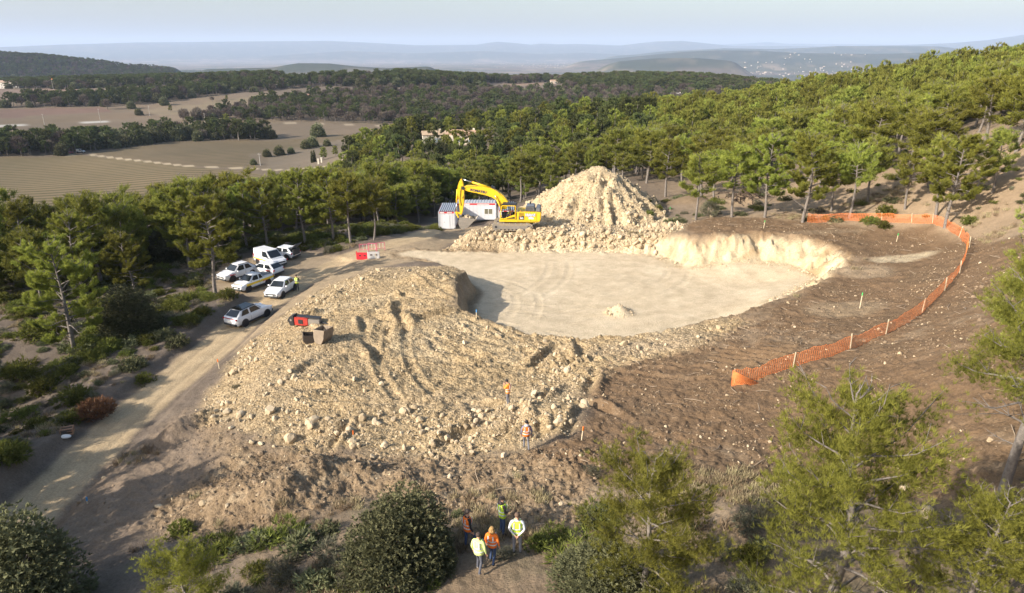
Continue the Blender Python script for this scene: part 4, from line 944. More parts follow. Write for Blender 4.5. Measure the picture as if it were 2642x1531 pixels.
SPOT = [(1395,1410,'yellow green bush casting a long shadow beside the group',0,.75),(1440,1395,'yellow green bush right of the one beside the group',3,1.0),(1300,1435,'small grey tuft at the feet of the group',2,.8),
        (560,1430,'fresh green bush left of the stony spoil at the bottom',3,1.4),(470,1380,'green bush at the edge of the dark shade',0,1.0),(775,1420,'grey-green bush at the foot of the mixed spoil',1,1.4),(850,1450,'round grey bush left of the dense holm oak',2,1.6),
        (660,1410,'low olive bush below the stony spoil',1,1.3),(820,1520,'grey-green bush at the bottom edge',1,1.3),(920,1515,'small olive bush at the bottom edge under the oak',2,1.3),(740,1500,'dull bush left of the bottom ones',2,1.4),
        (100,870,'broad low broom bush under the leaning pine',0,2.2),(60,960,'bright broom patch at the left edge',3,2.0),(240,925,'yellow-green broom beside the slim pine trunk',3,1.6),(460,890,'grey shrub on the bank near the lone white car',1,1.6),(420,875,'dark shrub above the road bank',1,1.8),
        (340,950,'dark low shrub in the middle of the left clearing',1,1.5),(375,985,'small green shrub close to the road bank',0,1.1),(110,1010,'green broom patch on the left slope',0,1.8),(190,1040,'wide broom patch left of the rusty shrub',0,1.8),
        (470,775,'yellow-green broom by the pine trunk near the cars',3,1.6),(530,765,'small yellow broom at the foot of the tall pine',3,1.0),(60,1080,'low broom on the left slope below the others',3,1.6),(30,1190,'dark broom at the left edge in shade',0,1.6),(850,1375,'small bush on the slope left of the oak',1,.9),
        (720,640,'green verge bush behind the parked van',0,1.5),(770,632,'verge bush next to the one behind the van',0,1.4),(810,630,'verge bush at the foot of the straight pine',3,1.4),(880,622,'verge bush left of the last pine',0,1.3),(1530,1220,'bare twiggy tuft at the foot of the topsoil',2,.8),(610,1000,'tiny tuft beside the fill edge',2,.5)]
for px, py, lab, k, sc in SPOT: bush(px, py, 'shrub', lab, 'shrub', SHR[k], (sc, sc, sc * .9))
PEOPLE_AT = [hit(tps, *q) for q in ((1207,1417),(1296,1382),(1334,1432),(1270,1458),(1236,1480),(1240,1500))]
def d_shrub(x, y, m):
    cl = sst(.0, .35, fbm(x * .16, y * .16, 3, 301)); left = (m['rs'] > 0) * (m['rd'] > 3.6) * (m['park'] < .05)
    fg = (y < 25.0) * (x > -11) * (x < 9) * (1 - m['mix']) * (m['rs'] < 0) * (m['rd'] > 8)
    sl = (x > 16) * (1 - m['brown']) * .05
    near_people = 0
    for q in PEOPLE_AT: near_people = near_people + (np.hypot(x - q[0], y - q[1]) < 1.7)
    fg = fg * (near_people == 0)
    return np.clip(left * (cl * 1.0 + .30) + fg * (cl * .95 + .2) + sl, 0, 1) * (m['fill'] < .1) * (m['pit'] < .1) * (m['lit'] < .4)
x, y, z, m = sample(21000, -75, 60, 16, 105, d_shrub, 66); n_ = len(x); print('shrubs', n_)
rng = np.random.default_rng(5); s = rng.uniform(.35, 1.0, n_) ** 1.4 * 1.6
scatter('garrigue_undergrowth', np.stack([x, y, z], -1), np.stack([0 * x, 0 * x, rng.uniform(0, 6.28, n_)], -1), np.stack([s, s, s * rng.uniform(.6, 1, n_)], -1), np.where(rng.uniform(size=n_) < .55, rng.integers(0, 2, n_), 2 + rng.integers(0, 2, n_)), SHR)
# dry grass tufts
gr_ = np.random.default_rng(3); gC = gr_.normal(size=(40, 3)) * [.16, .16, 0]; gD = np.tile([0, 0, 1.0], (40, 1))
gV, gF, gT = blades(gC, gD, np.full(40, .34), 2, .14, gr_, .55); DRY = leaf_mat('dry_grass', (.20, .155, .09), (.42, .35, .22), .2); TUFT = npmesh('grass_tuft', gV, gF, DRY, False, {'tone': gT})
def d_grass(x, y, m):
    c = sst(-.1, .4, fbm(x * .3, y * .3, 3, 311)); return np.clip(c * (1.0 * (y < 28) * (x < 14) + .5 * m['lit'] + .35 * (x > 14) * (1 - m['brown']) + .3 * (m['rs'] > 0) * (m['rd'] > 3)), 0, 1) * (m['fill'] < .1) * (m['road'] < .1) * (m['pit'] < .1) * (m['park'] < .3) * (1 - .7 * m['mix'])
x, y, z, m = sample(42000, -55, 50, 16, 85, d_grass, 67); n_ = len(x); s = rng.uniform(.5, 1.1, n_); print('grass', n_)
scatter('dry_grass', np.stack([x, y, z], -1), np.stack([0 * x, 0 * x, rng.uniform(0, 6.28, n_)], -1), np.stack([s, s, s], -1), np.zeros(n_), [TUFT])
# wood outside the frame on the left, behind the viewer's left shoulder: it throws the long shade over the lower road
for i, (ax, ay, hh) in enumerate([(-33, 24, 9), (-35, 30, 8.5), (-38, 35, 9), (-31, 20, 8), (-40, 40, 9.5), (-30, 26, 7.5), (-41, 31, 8), (-34, 16, 9.5), (-45, 37, 9), (-40, 21, 9), (-50, 33, 9), (-38, 24, 9.5), (-44, 28, 9), (-47, 42, 9.5), (-33, 21, 9), (-52, 44, 9), (-56, 38, 10), (-58, 50, 9), (-43, 34, 9.5)]):
    tree('pine_tree', 'pine of the wood left of the lower road outside the picture', 'pine tree', 'pines left of the lower road', (ax, ay, gz(ax, ay)), i, hh / 8.6, MID[i % 4])
# ------------------------------------------------------------------ hard-surface kit
class B:
    def __init__(s): s.bm = bmesh.new()
    def box(s, c, d, rot=None):
        M_ = Matrix.Translation(c) @ (Euler(rot).to_matrix().to_4x4() if rot else Matrix()) @ Matrix.Diagonal((*d, 1)); bmesh.ops.create_cube(s.bm, size=1, matrix=M_); return s
    def cyl(s, a, b, r, n=10, r2=None):
        a = Vector(a); b = Vector(b); d = b - a
        M_ = Matrix.Translation((a + b) / 2) @ d.to_track_quat('Z', 'Y').to_matrix().to_4x4()
        bmesh.ops.create_cone(s.bm, cap_ends=True, segments=n, radius1=r, radius2=r if r2 is None else r2, depth=d.length, matrix=M_); return s
    def prism(s, poly, y0, y1):      # poly in x,z ; extruded along y
        f0 = [s.bm.verts.new((x, y0, z)) for x, z in poly]; f1 = [s.bm.verts.new((x, y1, z)) for x, z in poly]; n = len(poly)
        s.bm.faces.new(f0); s.bm.faces.new(f1[::-1])
        for i in range(n): s.bm.faces.new((f0[i], f1[i], f1[(i + 1) % n], f0[(i + 1) % n]))
        return s
    def quad(s, p, th=.012):          # thin plate through four points, given outward thickness
        p = [Vector(q) for q in p]; n = (p[1] - p[0]).cross(p[3] - p[0]).normalized()
        a = [s.bm.verts.new(q - n * th) for q in p]; b = [s.bm.verts.new(q + n * th) for q in p]
        s.bm.faces.new(b); s.bm.faces.new(a[::-1])
        for i in range(4): s.bm.faces.new((a[i], a[(i + 1) % 4], b[(i + 1) % 4], b[i]))
        return s
    def ball(s, c, r, sub=2):
        M_ = Matrix.Translation(c) @ Matrix.Diagonal((*(r if isinstance(r, tuple) else (r,) * 3), 1)); bmesh.ops.create_icosphere(s.bm, subdivisions=sub, radius=1, matrix=M_); return s
    def mesh(s, name, mat, bevel=0.0, smooth=False):
        bmesh.ops.recalc_face_normals(s.bm, faces=s.bm.faces)
        if bevel: bmesh.ops.bevel(s.bm, geom=[e for e in s.bm.edges if len(e.link_faces) == 2 and e.calc_face_angle(0) > .5], offset=bevel, segments=2, affect='EDGES', clamp_overlap=True)
        me = bpy.data.meshes.new(name); s.bm.to_mesh(me); s.bm.free(); me.materials.append(mat)
        if smooth: me.polygons.foreach_set('use_smooth', [True] * len(me.polygons))
        return me
    def build(s, name, mat, parent=None, bevel=0.0, smooth=False): return link(name, s.mesh(name, mat, bevel, smooth), parent)
def text(parent, s, size, loc, rot, mat, name='lettering', ex=.008, bold=0.0, sx=1.0):
    cu = bpy.data.curves.new(name, 'FONT'); cu.body = s; cu.size = size; cu.extrude = ex; cu.offset = bold; cu.align_x = 'CENTER'; cu.align_y = 'CENTER'; cu.resolution_u = 3
    ob = bpy.data.objects.new(name, cu); me = bpy.data.meshes.new_from_object(ob); me.materials.clear(); me.materials.append(mat); bpy.data.objects.remove(ob)
    o = link(name, me, parent, loc); o.rotation_euler = rot; o.scale = (sx, 1, 1); return o

YEL = paint('machine_yellow', (.80, .50, .015), .42, 0, .16, 1.4); DARK = paint('dark_steel', (.035, .035, .038), .5, .2, .2); STEEL = paint('worn_steel', (.30, .27, .235), .5, .35, .35, 2.5)
DUSTY = paint('dusty_track', (.33, .27, .19), .85, 0, .4, 3); CHROME = paint('chrome_rod', (.55, .57, .62), .18, .9, .02); BLACK = paint('black_rubber', (.022, .022, .023), .75, 0, .12)
WHITEP = paint('white_print', (.78, .78, .76), .6, 0, .05); NAVY = paint('navy_print', (.015, .02, .09), .5, 0, .03); BLUEP = paint('blue_print', (.12, .25, .55), .5, 0, .03)
GLASS = glassy('tinted_glass'); CLEAR = glassy('clear_glass', (.85, .9, .88)); CLEAR.node_tree.nodes['Principled BSDF'].inputs['Transmission Weight'].default_value = 1.0; CLEAR.node_tree.nodes['Principled BSDF'].inputs['Roughness'].default_value = 0.0; CLEAR.node_tree.nodes['Principled BSDF'].inputs['IOR'].default_value = 1.02; GREYP = paint('hood_grey', (.16, .17, .19), .5, .1, .2)
WPAINT = paint('white_lacquer', (.74, .75, .77), .25, 0, .16, 2.6); CABW = paint('cabin_white', (.62, .62, .63), .55, 0, .10, .8); RED = paint('signal_red', (.60, .02, .025), .45, 0, .12)
# ------------------------------------------------------------------ buckets
def bucket(parent, w, poly, mat, teeth=5):
    """poly: back-shell polyline (x,z) from hinge edge round the heel to the lip"""
    s = B(); n = len(poly)
    for i in range(n - 1):
        (x0, z0), (x1, z1) = poly[i], poly[i + 1]; dx, dz = x1 - x0, z1 - z0; l = math.hypot(dx, dz)
        s.box(((x0 + x1) / 2, 0, (z0 + z1) / 2), (l * 1.06, w, .05), (0, -math.atan2(dz, dx), 0))
    s.build('shell', mat, parent, .008)
    for sg in (-1, 1): B().prism(poly, sg * (w / 2 + .003), sg * (w / 2 - .045)).build('side_plate', mat, parent)
    (x0, z0), (x1, z1) = poly[-2], poly[-1]; d = Vector((x1 - x0, 0, z1 - z0)).normalized()
    for k in range(teeth):
        y = (k / (teeth - 1) - .5) * w * .9; a = Vector((x1, y, z1)); B().cyl(a - d * .05, a + d * .22, .07, 4, .025).build('tooth', mat, parent)
# ------------------------------------------------------------------ excavator
def excavator():
    gx, gy = 0.15, 83.7; base = max(gz(gx + dx, gy + dy) for dx in (-2, 0, 2) for dy in (-1.3, 1.3)) - .12
    e = thing('excavator', 'yellow tracked excavator on the rubble bank swinging a full bucket to the left', 'excavator', (gx, gy, base), R(-4))
    K = .0061; KZ = .00632
    def P(zx, zy, up=0.0): return ((zx - 1600) * K, (1240 - zy) * KZ - up)
    for sy in (-1.25, 1.25):    # crawler tracks
        ln = [( -2.05, 0.02), (1.75, 0.02), (2.25, .12), (2.5, .42), (2.42, .74), (2.1, .92), (0, .86), (-2.0, .92), (-2.42, .76), (-2.52, .42), (-2.35, .13)]
        tr = B().prism(ln, sy - .27, sy + .27).build('track', DUSTY, e)
        f = B().prism([(-1.9, .2), (1.8, .2), (1.8, .62), (-1.9, .62)], sy - .30, sy + .30).build('track_frame', STEEL, tr)
        for cx in (-2.02, 2.0):
            B().cyl((cx, sy - .31, .46), (cx, sy + .31, .46), .36, 20).build('idler_wheel' if cx < 0 else 'sprocket', STEEL, tr); B().cyl((cx, sy - .33, .46), (cx, sy + .33, .46), .16, 14).build('hub', DARK, tr)
        for k in range(7): B().cyl((-1.4 + k * .47, sy - .29, .16), (-1.4 + k * .47, sy + .29, .16), .12, 10).build('roller', DARK, tr)
        pts = [Vector((x, 0, z)) for x, z in ln] + [Vector((ln[0][0], 0, ln[0][1]))]; L = sum((pts[i + 1] - pts[i]).length for i in range(len(pts) - 1)); n = 46; sm = B().box((0, 0, 0), (.17, .58, .07)).mesh('track_shoe', DUSTY)
        sm2 = B().box((0, 0, 0), (.17, .58, .07)).mesh('track_shoe', paint('shoe_worn', (.42, .40, .38), .5, .3, .3))
        for k in range(n):
            t = L * k / n; i = 0
            while t > (pts[i + 1] - pts[i]).length: t -= (pts[i + 1] - pts[i]).length; i += 1
            d = (pts[i + 1] - pts[i]).normalized(); p = pts[i] + d * t; o = link('track_shoe', sm if k % 3 else sm2, tr, (p.x, sy, p.z)); o.rotation_euler = (0, -math.atan2(d.z, d.x), 0)
    B().box((0, 0, .62), (2.2, 2.1, .42)).cyl((0, 0, .8), (0, 0, 1.12), .75, 24).build('undercarriage', STEEL, e, .02)
    # house
    B().prism([(-1.62, 1.06), (3.05, 1.06), (3.4, 1.2), (3.48, 1.6), (3.48, 2.3), (.5, 2.34), (.42, 1.35), (-1.62, 1.35)], -1.42, 1.42).build('house', YEL, e, .05)
    B().box((1.85, -1.425, 1.22), (2.6, .02, .03)).box((.52, -1.425, 1.75), (.03, .02, .9)).box((2.2, -1.425, 1.75), (.02, .02, .95)).box((2.95, -1.425, 1.75), (.02, .02, .95)).build('panel_seam', DARK, e)
    for k in range(4): B().box((1.08, -1.44, 2.22 - k * .13), (.62, .03, .05)).build('vent_slat', DARK, e)
    B().box((1.1, -1.44, 1.62), (.66, .025, .46)).build('number_panel', DARK, e); text(e, '365', .30, (1.12, -1.465, 1.58), (R(90), 0, 0), WHITEP, bold=.008)
    B().box((.98, -1.46, 1.78), (.22, .012, .07)).build('number_stripe', paint('orange_print', (.7, .25, .03), .5), e)
    text(e, 'Hybrid', .46, (2.2, -1.45, 1.99), (R(90), 0, 0), BLUEP, bold=.035, sx=.92); text(e, 'Hybrid', .46, (2.2, -1.47, 1.99), (R(90), 0, 0), WHITEP, bold=.004, sx=.92)
    B().prism([(1.98, 1.47), (2.62, 1.47), (2.60, 1.66), (2.36, 1.70), (2.3, 1.77), (2.12, 1.72), (2.0, 1.72)], -1.432, -1.428).build('sticker', WHITEP, e)
    # engine hood, guard, exhaust
    B().prism([(1.5, 2.30), (2.75, 2.30), (2.62, 2.95), (1.66, 2.95)], -.95, 1.2).build('engine_hood', GREYP, e, .06)
    for k in range(6): B().box((1.72 + k * .15, -.98, 2.62), (.03, .03, .6)).build('guard_bar', DARK, e)
    for z in (2.4, 2.62, 2.84, 3.02): B().box((2.1, -.99, z), (1.15, .035, .035)).build('guard_bar', CHROME, e)
    B().cyl((2.1, .6, 2.9), (2.1, .6, 3.25), .09, 10).build('exhaust', DARK, e); B().prism([(2.8, 2.3), (3.44, 2.3), (3.4, 2.78), (2.95, 2.85)], -1.1, 1.25).build('counterweight_cap', GREYP, e, .08)
    for x_ in (.75, 1.4): B().cyl((x_, -1.25, 2.3), (x_, -1.25, 2.75), .018, 6).build('handrail_post', DARK, e)
    B().cyl((.75, -1.25, 2.75), (1.4, -1.25, 2.75), .018, 6).build('handrail', DARK, e); B().cyl((1.0, -1.2, 2.32), (1.0, -1.2, 2.5), .07, 10).build('beacon', paint('beacon_amber', (.7, .3, .02), .3), e)
    # cab
    cab = B().box((-.54, -.91, 1.40), (1.9, .98, .12)).box((.37, -.91, 2.2), (.10, .98, 1.7)).box((-.5, -.45, 1.75), (1.8, .06, .8)).box((-.5, -.45, 3.1), (1.7, .06, .14)).box((.3, -.45, 2.5), (.2, .06, 1.2)).box((-1.36, -.45, 2.4), (.07, .06, 1.4)).box((-.38, -1.40, 2.5), (.07, .05, 1.2)); cab.build('cab', DARK, e, .01)
    B().box((-.28, -.93, 1.72), (.5, .5, .22)).box((.0, -.93, 2.1), (.14, .48, .75), (0, R(8), 0)).build('seat', BLACK, e, .03)
    B().prism([(-1.3, 3.16), (.55, 3.16), (.5, 3.34), (-1.2, 3.34)], -1.46, -.36).build('cab_roof', DARK, e, .03)
    fr = B(); Yp = -1.415
    for a, b in [((-1.28, 3.08), (.36, 3.08)), ((.36, 3.08), (.36, 1.4)), ((-1.28, 3.08), (-1.46, 2.2)), ((-1.46, 2.2), (-1.5, 1.55)), ((-1.5, 1.42), (.36, 1.42)), ((-1.5, 1.55), (-1.1, 1.45))]: fr.cyl((a[0], Yp, a[1]), (b[0], Yp, b[1]), .055, 6)
    fr.build('door_frame', YEL, e)
    B().prism([(-1.06, 1.44), (.30, 1.75), (.30, 2.02), (-.2, 1.85), (-1.0, 1.52)], -1.43, -1.405).build('door_panel', YEL, e); B().prism([(-.75, 1.45), (.3, 1.48), (.3, 1.66)], -1.432, -1.41).build('step_plate', DARK, e)
    B().prism([(-1.30, 2.06), (-.42, 2.06), (-.42, 2.98), (-1.16, 2.98)], -1.425, -1.412).build('door_window', CLEAR, e); B().prism([(-.34, 2.1), (.26, 2.1), (.26, 2.98), (-.34, 2.98)], -1.425, -1.412).build('rear_side_window', CLEAR, e)
    B().quad([(-1.50, -1.3, 1.7), (-1.50, -.5, 1.7), (-1.29, -.5, 3.0), (-1.29, -1.3, 3.0)]).build('windscreen', CLEAR, e)
    # operator's high visibility clothing seen at the open side of the cab
    # boom
    up = [(1505,662),(1405,535),(1290,452),(1160,392),(1020,366),(880,352),(660,346),(600,372)]; lo = [(610,430),(700,462),(850,488),(1040,528),(1180,572),(1255,622),(1330,720),(1385,800),(1470,800)]
    B().prism([P(*q, .36) for q in up + lo], -.32, .38).build('boom', YEL, e, .03)
    text(e, 'KOMATSU', .385, (*[v for v in (P(898,450,.36)[0], -.335)], P(898, 450, .36)[1]), (R(90), R(9.5), 0), NAVY, bold=.02, sx=1.12)
    B().prism([P(*q, .36) for q in [(552,205),(505,280),(478,360),(468,450),(490,620),(512,900),(556,905),(585,760),(606,560),(606,400),(585,300),(566,235)]], -.24, .30).build('arm', YEL, e, .03)
    B().cyl((P(590,395,.36)[0], -.42, P(590,395,.36)[1]), (P(590,395,.36)[0], .48, P(590,395,.36)[1]), .2, 16).build('boom_pin', DARK, e)
    def ram(p0, p1, p2, name, y=0.03, r=.11):
        a = P(*p0, .36); b = P(*p1, .36); c = P(*p2, .36); o = B().cyl((a[0], y, a[1]), (b[0], y, b[1]), r, 12).build(name, YEL, e, 0, True); B().cyl((b[0], y, b[1]), (c[0], y, c[1]), r * .5, 10).build('rod', CHROME, o, 0, True)
    ram((1150,392), (770,288), (582,232), 'arm_cylinder', .03, .12)
    for y in (-.5, .56): ram((1372,800), (1275,610), (1235,522), 'boom_cylinder', y, .10)
    ram((462,430), (440,690), (425,890), 'bucket_cylinder', .03, .11)
    B().prism([P(*q, .36) for q in [(405,880),(450,880),(485,990),(465,1000)]], -.2, .26).build('linkage', YEL, e, .02); B().prism([P(*q, .36) for q in [(425,870),(540,900),(545,935),(425,905)]], -.12, .18).build('linkage', YEL, e, .02)
    hs = B()
    for a, b in [((1150,372),(1260,410)),((560,350),(530,470)),((530,470),(515,600)),((515,600),(540,740)),((600,390),(615,520)),((615,520),(560,600)),((880,345),(640,380)),((1270,430),(1420,590))]:
        pa = P(*a, .36); pb = P(*b, .36); hs.cyl((pa[0], -.3, pa[1]), (pb[0], -.3, pb[1]), .03, 6)
    hs.build('hydraulic_hose', DARK, e); B().box((P(1195,372,.36)[0], 0, P(1195,372,.36)[1]), (.5, .4, .2), (0, R(25), 0)).build('work_lamp_box', DARK, e, .02)
    bk = link('bucket', None, e, (0, .03, 0)) if False else None
    pl = [P(*q, .36) for q in [(515,955),(492,1035),(492,1110),(522,1170),(578,1200),(660,1165),(750,1085),(845,992)]]
    b = B().box((P(520,950,.36)[0], .03, P(520,950,.36)[1]), (.3, .5, .3)).build('bucket', STEEL, e, .02); s0 = len(bpy.data.objects); bucket(b, 1.55, pl, STEEL, 5)
    # rock load
    rg_ = np.random.default_rng(8); pts = []; 
    for k in range(110):
        t = rg_.uniform(); q = P(lerp(530, 790, t), lerp(1010, 1010, t) - rg_.uniform(0, 85) * math.sin(math.pi * min(1, t * 1.1)) + 20, .36); pts.append((q[0], rg_.uniform(-.65, .7), q[1]))
    me_v = []; me_f = []; o_ = 0
    for p in pts:
        s_ = ST[int(rg_.integers(0, 6))]; r3 = Euler(rg_.uniform(0, 6, 3)).to_matrix(); q = rg_.uniform(.22, .42)
        for v in s_.vertices: me_v.append(tuple(r3 @ v.co * q + Vector(p)))
        for f in s_.polygons: me_f.append(tuple(i + o_ for i in f.vertices))
        o_ += len(s_.vertices)
    me = bpy.data.meshes.new('rock_load'); me.from_pydata(me_v, [], me_f); me.materials.append(STONE); o = link('rock_load', me, None); o.matrix_world = Matrix.Translation((gx, gy, base)) @ Matrix.Rotation(R(-4), 4, 'Z')
    tag(o, 'pale rocks heaped in the raised bucket of the yellow excavator', 'rock load'); return e, (gx, gy, base)
EXC, EXL = excavator()

# ------------------------------------------------------------------ site cabins
def cabin(loc, rz, L, W, Hh, label, door=True, window=False):
    """L along x, W along y (front end faces -y)"""
    e = thing('site_cabin', label, 'site cabin', loc, rz)
    B().box((0, 0, Hh / 2), (L, W, Hh - .1)).build('wall', CABW, e, .01)
    fr = B()
    for sx in (-1, 1):
        for sy in (-1, 1): fr.box((sx * (L / 2 - .05), sy * (W / 2 - .05), Hh / 2), (.16, .16, Hh + .02))
    for sy in (-1, 1): fr.box((0, sy * (W / 2 - .04), .08), (L, .14, .16))
    fr.build('frame', paint('cabin_grey', (.45, .46, .48), .5, .1, .1), e)
    for sy in (-1, 1): B().box((0, sy * (W / 2 + .012), Hh - .16), (L, .03, .22)).build('red_band', RED, e)
    for sx in (-1, 1): B().box((sx * (L / 2 + .012), 0, Hh - .16), (.03, W, .22)).build('red_band', RED, e)
    B().box((0, 0, Hh), (L - .06, W - .06, .06)).build('roof', paint('roof_light', (.5, .5, .5), .5, .1, .2) if L > W else paint('roof_zinc', (.10, .12, .16), .4, .4, .2), e)
    n = int(max(L, W) / .62); rib = None
    if W > L:
        n = int(L / .30); 
        rib = B().box((0, 0, 0), (.12, W - .1, .10)).mesh('roof_rib', paint('rib_zinc', (.55, .57, .60), .4, .3, .1))
        for k in range(n): link('roof_rib', rib, e, (-L / 2 + L * (k + .5) / n, 0, Hh + .05))
    else:
        n = int(L / .45); rib = B().box((0, 0, 0), (.12, W - .1, .10)).mesh('roof_rib', paint('rib_zinc', (.55, .57, .60), .4, .3, .1))
        for k in range(n): link('roof_rib', rib, e, (-L / 2 + L * (k + .5) / n, 0, Hh + .05))
    for k in range(int(L / .6)): B().box((-L / 2 + .3 + k * .6, -W / 2 - .004, Hh / 2), (.02, .02, Hh - .5)).build('panel_joint', paint('joint_grey', (.4, .4, .42), .6), e)
    if door:
        d = B().box((-.05, -W / 2 - .02, 1.08), (.98, .05, 2.0)).build('door', paint('door_white', (.68, .68, .69), .4, 0, .05), e, .01)
        B().cyl((-.42, -W / 2 - .06, 1.05), (-.32, -W / 2 - .06, 1.05), .025, 8).build('door_handle', DARK, d)
    B().box((-L * .28, -W / 2 - .03, Hh - .16), (L * .25, .006, .14)).build('white_print', WHITEP, e); B().box((L * .18, -W / 2 - .03, Hh - .16), (L * .30, .006, .10)).build('white_print', WHITEP, e)
    if window:
        w = B().box((1.95, -W / 2 - .02, 1.35), (1.42, .06, 1.0)).build('window', WHITEP, e, .01)
        for sx in (-.33, .33): B().box((1.95 + sx, -W / 2 - .052, 1.35), (.58, .02, .82)).build('pane', paint('blind_olive', (.16, .15, .10), .4, 0, .1), w)
    return e
zc = -2.15
cabin((-9.75, 103.0, zc), R(0), 2.45, 6.0, 2.65, 'small white site cabin seen end-on with its door, left of the excavator bucket')
cabin((-5.65, 107.3, zc), R(-1), 6.3, 2.45, 2.65, 'long white site cabin with red band and double window behind the excavator', door=False, window=True)
cabin((-.85, 103.8, zc), R(0), 2.45, 6.0, 2.65, 'white site cabin mostly hidden behind the excavator cab')

# ------------------------------------------------------------------ cars
RUB = paint('tyre', (.02, .02, .021), .8, 0, .15); RIMD = paint('rim_dark', (.05, .05, .055), .35, .5, .05); RIMS = paint('rim_silver', (.5, .5, .52), .3, .7, .05)
CLAD = paint('cladding', (.04, .042, .045), .6, 0, .1); LAMP = paint('lamp_glass', (.62, .66, .72), .08, 0, .02); TAILR = paint('tail_red', (.35, .01, .015), .2, 0, .02); YSTR = paint('yellow_band', (.75, .52, .02), .4, 0, .03); PLATE = paint('plate', (.75, .74, .68), .5, 0, .02)
def wheel(parent, x, y, r, rimmat, side):
    w = B().cyl((x, y - .11, r), (x, y + .11, r), r, 22).build('wheel', RUB, parent, .02)
    rm = B(); yy = y + side * .115; rm.cyl((x, yy - .012, r), (x, yy + .012, r), r * .30, 12)
    for k in range(7):
        a = k * 2 * math.pi / 7; rm.box((x + math.cos(a) * r * .38, yy, r + math.sin(a) * r * .38), (r * .62, .03, r * .16), (0, -a, 0))
    for k in range(18):
        a = k * 2 * math.pi / 18; rm.box((x + math.cos(a) * r * .68, yy, r + math.sin(a) * r * .68), (r * .07, .03, r * .26), (0, -a, 0))
    rm.build('rim', rimmat, w)
def car(label, cat, pF, pR, spec, group=None, rim=RIMD, roofmat=None, paintm=None, name='parked_car'):
    """pF, pR: photo pixels of the ground under the front and the rear axle"""
    a = hit(H, *pF); b = hit(H, *pR); c = (a + b) / 2; d = a - b; rz = math.atan2(d[1], d[0]); s = spec; L, W, Hc = s['L'], s['W'], s['H']; pm = paintm or WPAINT
    wb = s.get('wb', L * .59); x0 = -L / 2; x1 = L / 2; xw = (x1 - .86, x1 - .86 - wb)
    f = Vector((math.cos(rz), math.sin(rz))); sd_ = Vector((-math.sin(rz), math.cos(rz)))
    zf = np.mean([gz(c[0] + f.x * xw[0] + sd_.x * k, c[1] + f.y * xw[0] + sd_.y * k) for k in (-.8, .8)]); zr = np.mean([gz(c[0] + f.x * xw[1] + sd_.x * k, c[1] + f.y * xw[1] + sd_.y * k) for k in (-.8, .8)])
    e = thing(name, label, cat, (c[0], c[1], (zf + zr) / 2 - .01), 0, group); e.rotation_euler = (0, -math.atan2(zf - zr, wb) * .9, rz)
    hood, belt, deck = s['hood'], s['belt'], s.get('deck', s['belt']); xa, xb, xc, xd = s['xa'], s['xb'], s['xc'], s['xd']
    st = [(x0, .42, deck - .22, .80), (x0 + .08, .34, deck - .06, .90), (x0 + .35, .27, deck, .985), (xd, .25, deck, 1.0), ((xd + xa) / 2, .25, belt, 1.0), (xa, .25, belt - .02, 1.0), (xa + .25, .25, hood + .03, 1.0), (x1 - .55, .25, hood - .06, .985), (x1 - .16, .28, hood - .20, .90), (x1, .36, hood - .34, .78)]
    st = sorted(st); V = []; F = []; n = 10
    for x, zl, zt, wf in st:
        w = W / 2 * wf; sec = [(w * .86, zl), (w * .97, zl + .12), (w, (zl + zt) / 2), (w * .985, zt - .12), (w * .90, zt)]
        V += [(x, y, z) for y, z in sec] + [(x, -y, z) for y, z in sec[::-1]]
    for i in range(len(st) - 1):
        for k in range(n): F.append((i * n + k, i * n + (k + 1) % n, (i + 1) * n + (k + 1) % n, (i + 1) * n + k))
    F.append(tuple(range(n))); F.append(tuple(range((len(st) - 1) * n, len(st) * n))[::-1])
    me = bpy.data.meshes.new('body'); me.from_pydata(V, [], F); bm = bmesh.new(); bm.from_mesh(me); bmesh.ops.recalc_face_normals(bm, faces=bm.faces)
    for v in bm.verts: pass
    bm.to_mesh(me); bm.free(); me.materials.append(pm); me.polygons.foreach_set('use_smooth', [True] * len(me.polygons)); body = link('body', me, e)
    es = body.modifiers.new('edge', 'EDGE_SPLIT'); es.split_angle = R(38)
    # greenhouse
    wb_, wt = W / 2 * .895, W / 2 * s.get('top', .74); zt = Hc
    g = {('a', s_): Vector((xa, s_ * wb_, belt - .03)) for s_ in (-1, 1)}; g.update({('b', s_): Vector((xb, s_ * wt, zt - .04)) for s_ in (-1, 1)}); g.update({('c', s_): Vector((xc, s_ * wt, zt - .06)) for s_ in (-1, 1)}); g.update({('d', s_): Vector((xd, s_ * wb_, deck - .03)) for s_ in (-1, 1)})
    bm = bmesh.new(); vv = {k: bm.verts.new(v) for k, v in g.items()}
    for q in (('a', 'b'), ('c', 'd')): bm.faces.new([vv[q[0], -1], vv[q[0], 1], vv[q[1], 1], vv[q[1], -1]])
    for s_ in (-1, 1): bm.faces.new([vv[k, s_] for k in 'abcd'])
    bm.faces.new([vv['b', -1], vv['b', 1], vv['c', 1], vv['c', -1]]); bm.faces.new([vv['a', -1], vv['a', 1], vv['d', 1], vv['d', -1]])
    bmesh.ops.recalc_face_normals(bm, faces=bm.faces); bmesh.ops.bevel(bm, geom=[e_ for e_ in bm.edges], offset=.04, segments=2, affect='EDGES')
    me = bpy.data.meshes.new('cabin'); bm.to_mesh(me); bm.free(); me.materials.append(s.get('pillar') or pm); link('cabin', me, e)
    rf = B().box(((xb + xc) / 2, 0, zt - .03), (abs(xb - xc) + .06, wt * 2 - .04, .07)).build('roof', roofmat or pm, e, .03)
    def win(pn, q, ins=(.07, .10), th=.045):
        q = [Vector(v) for v in q]; cc = sum(q, Vector()) / 4; hx = [(v - cc) for v in q]; o = [cc + h * (1 - ins[0] * 2) for h in hx]
        o = [o[i] for i in range(4)]; B().quad(o, th).build(pn, GLASS, e)
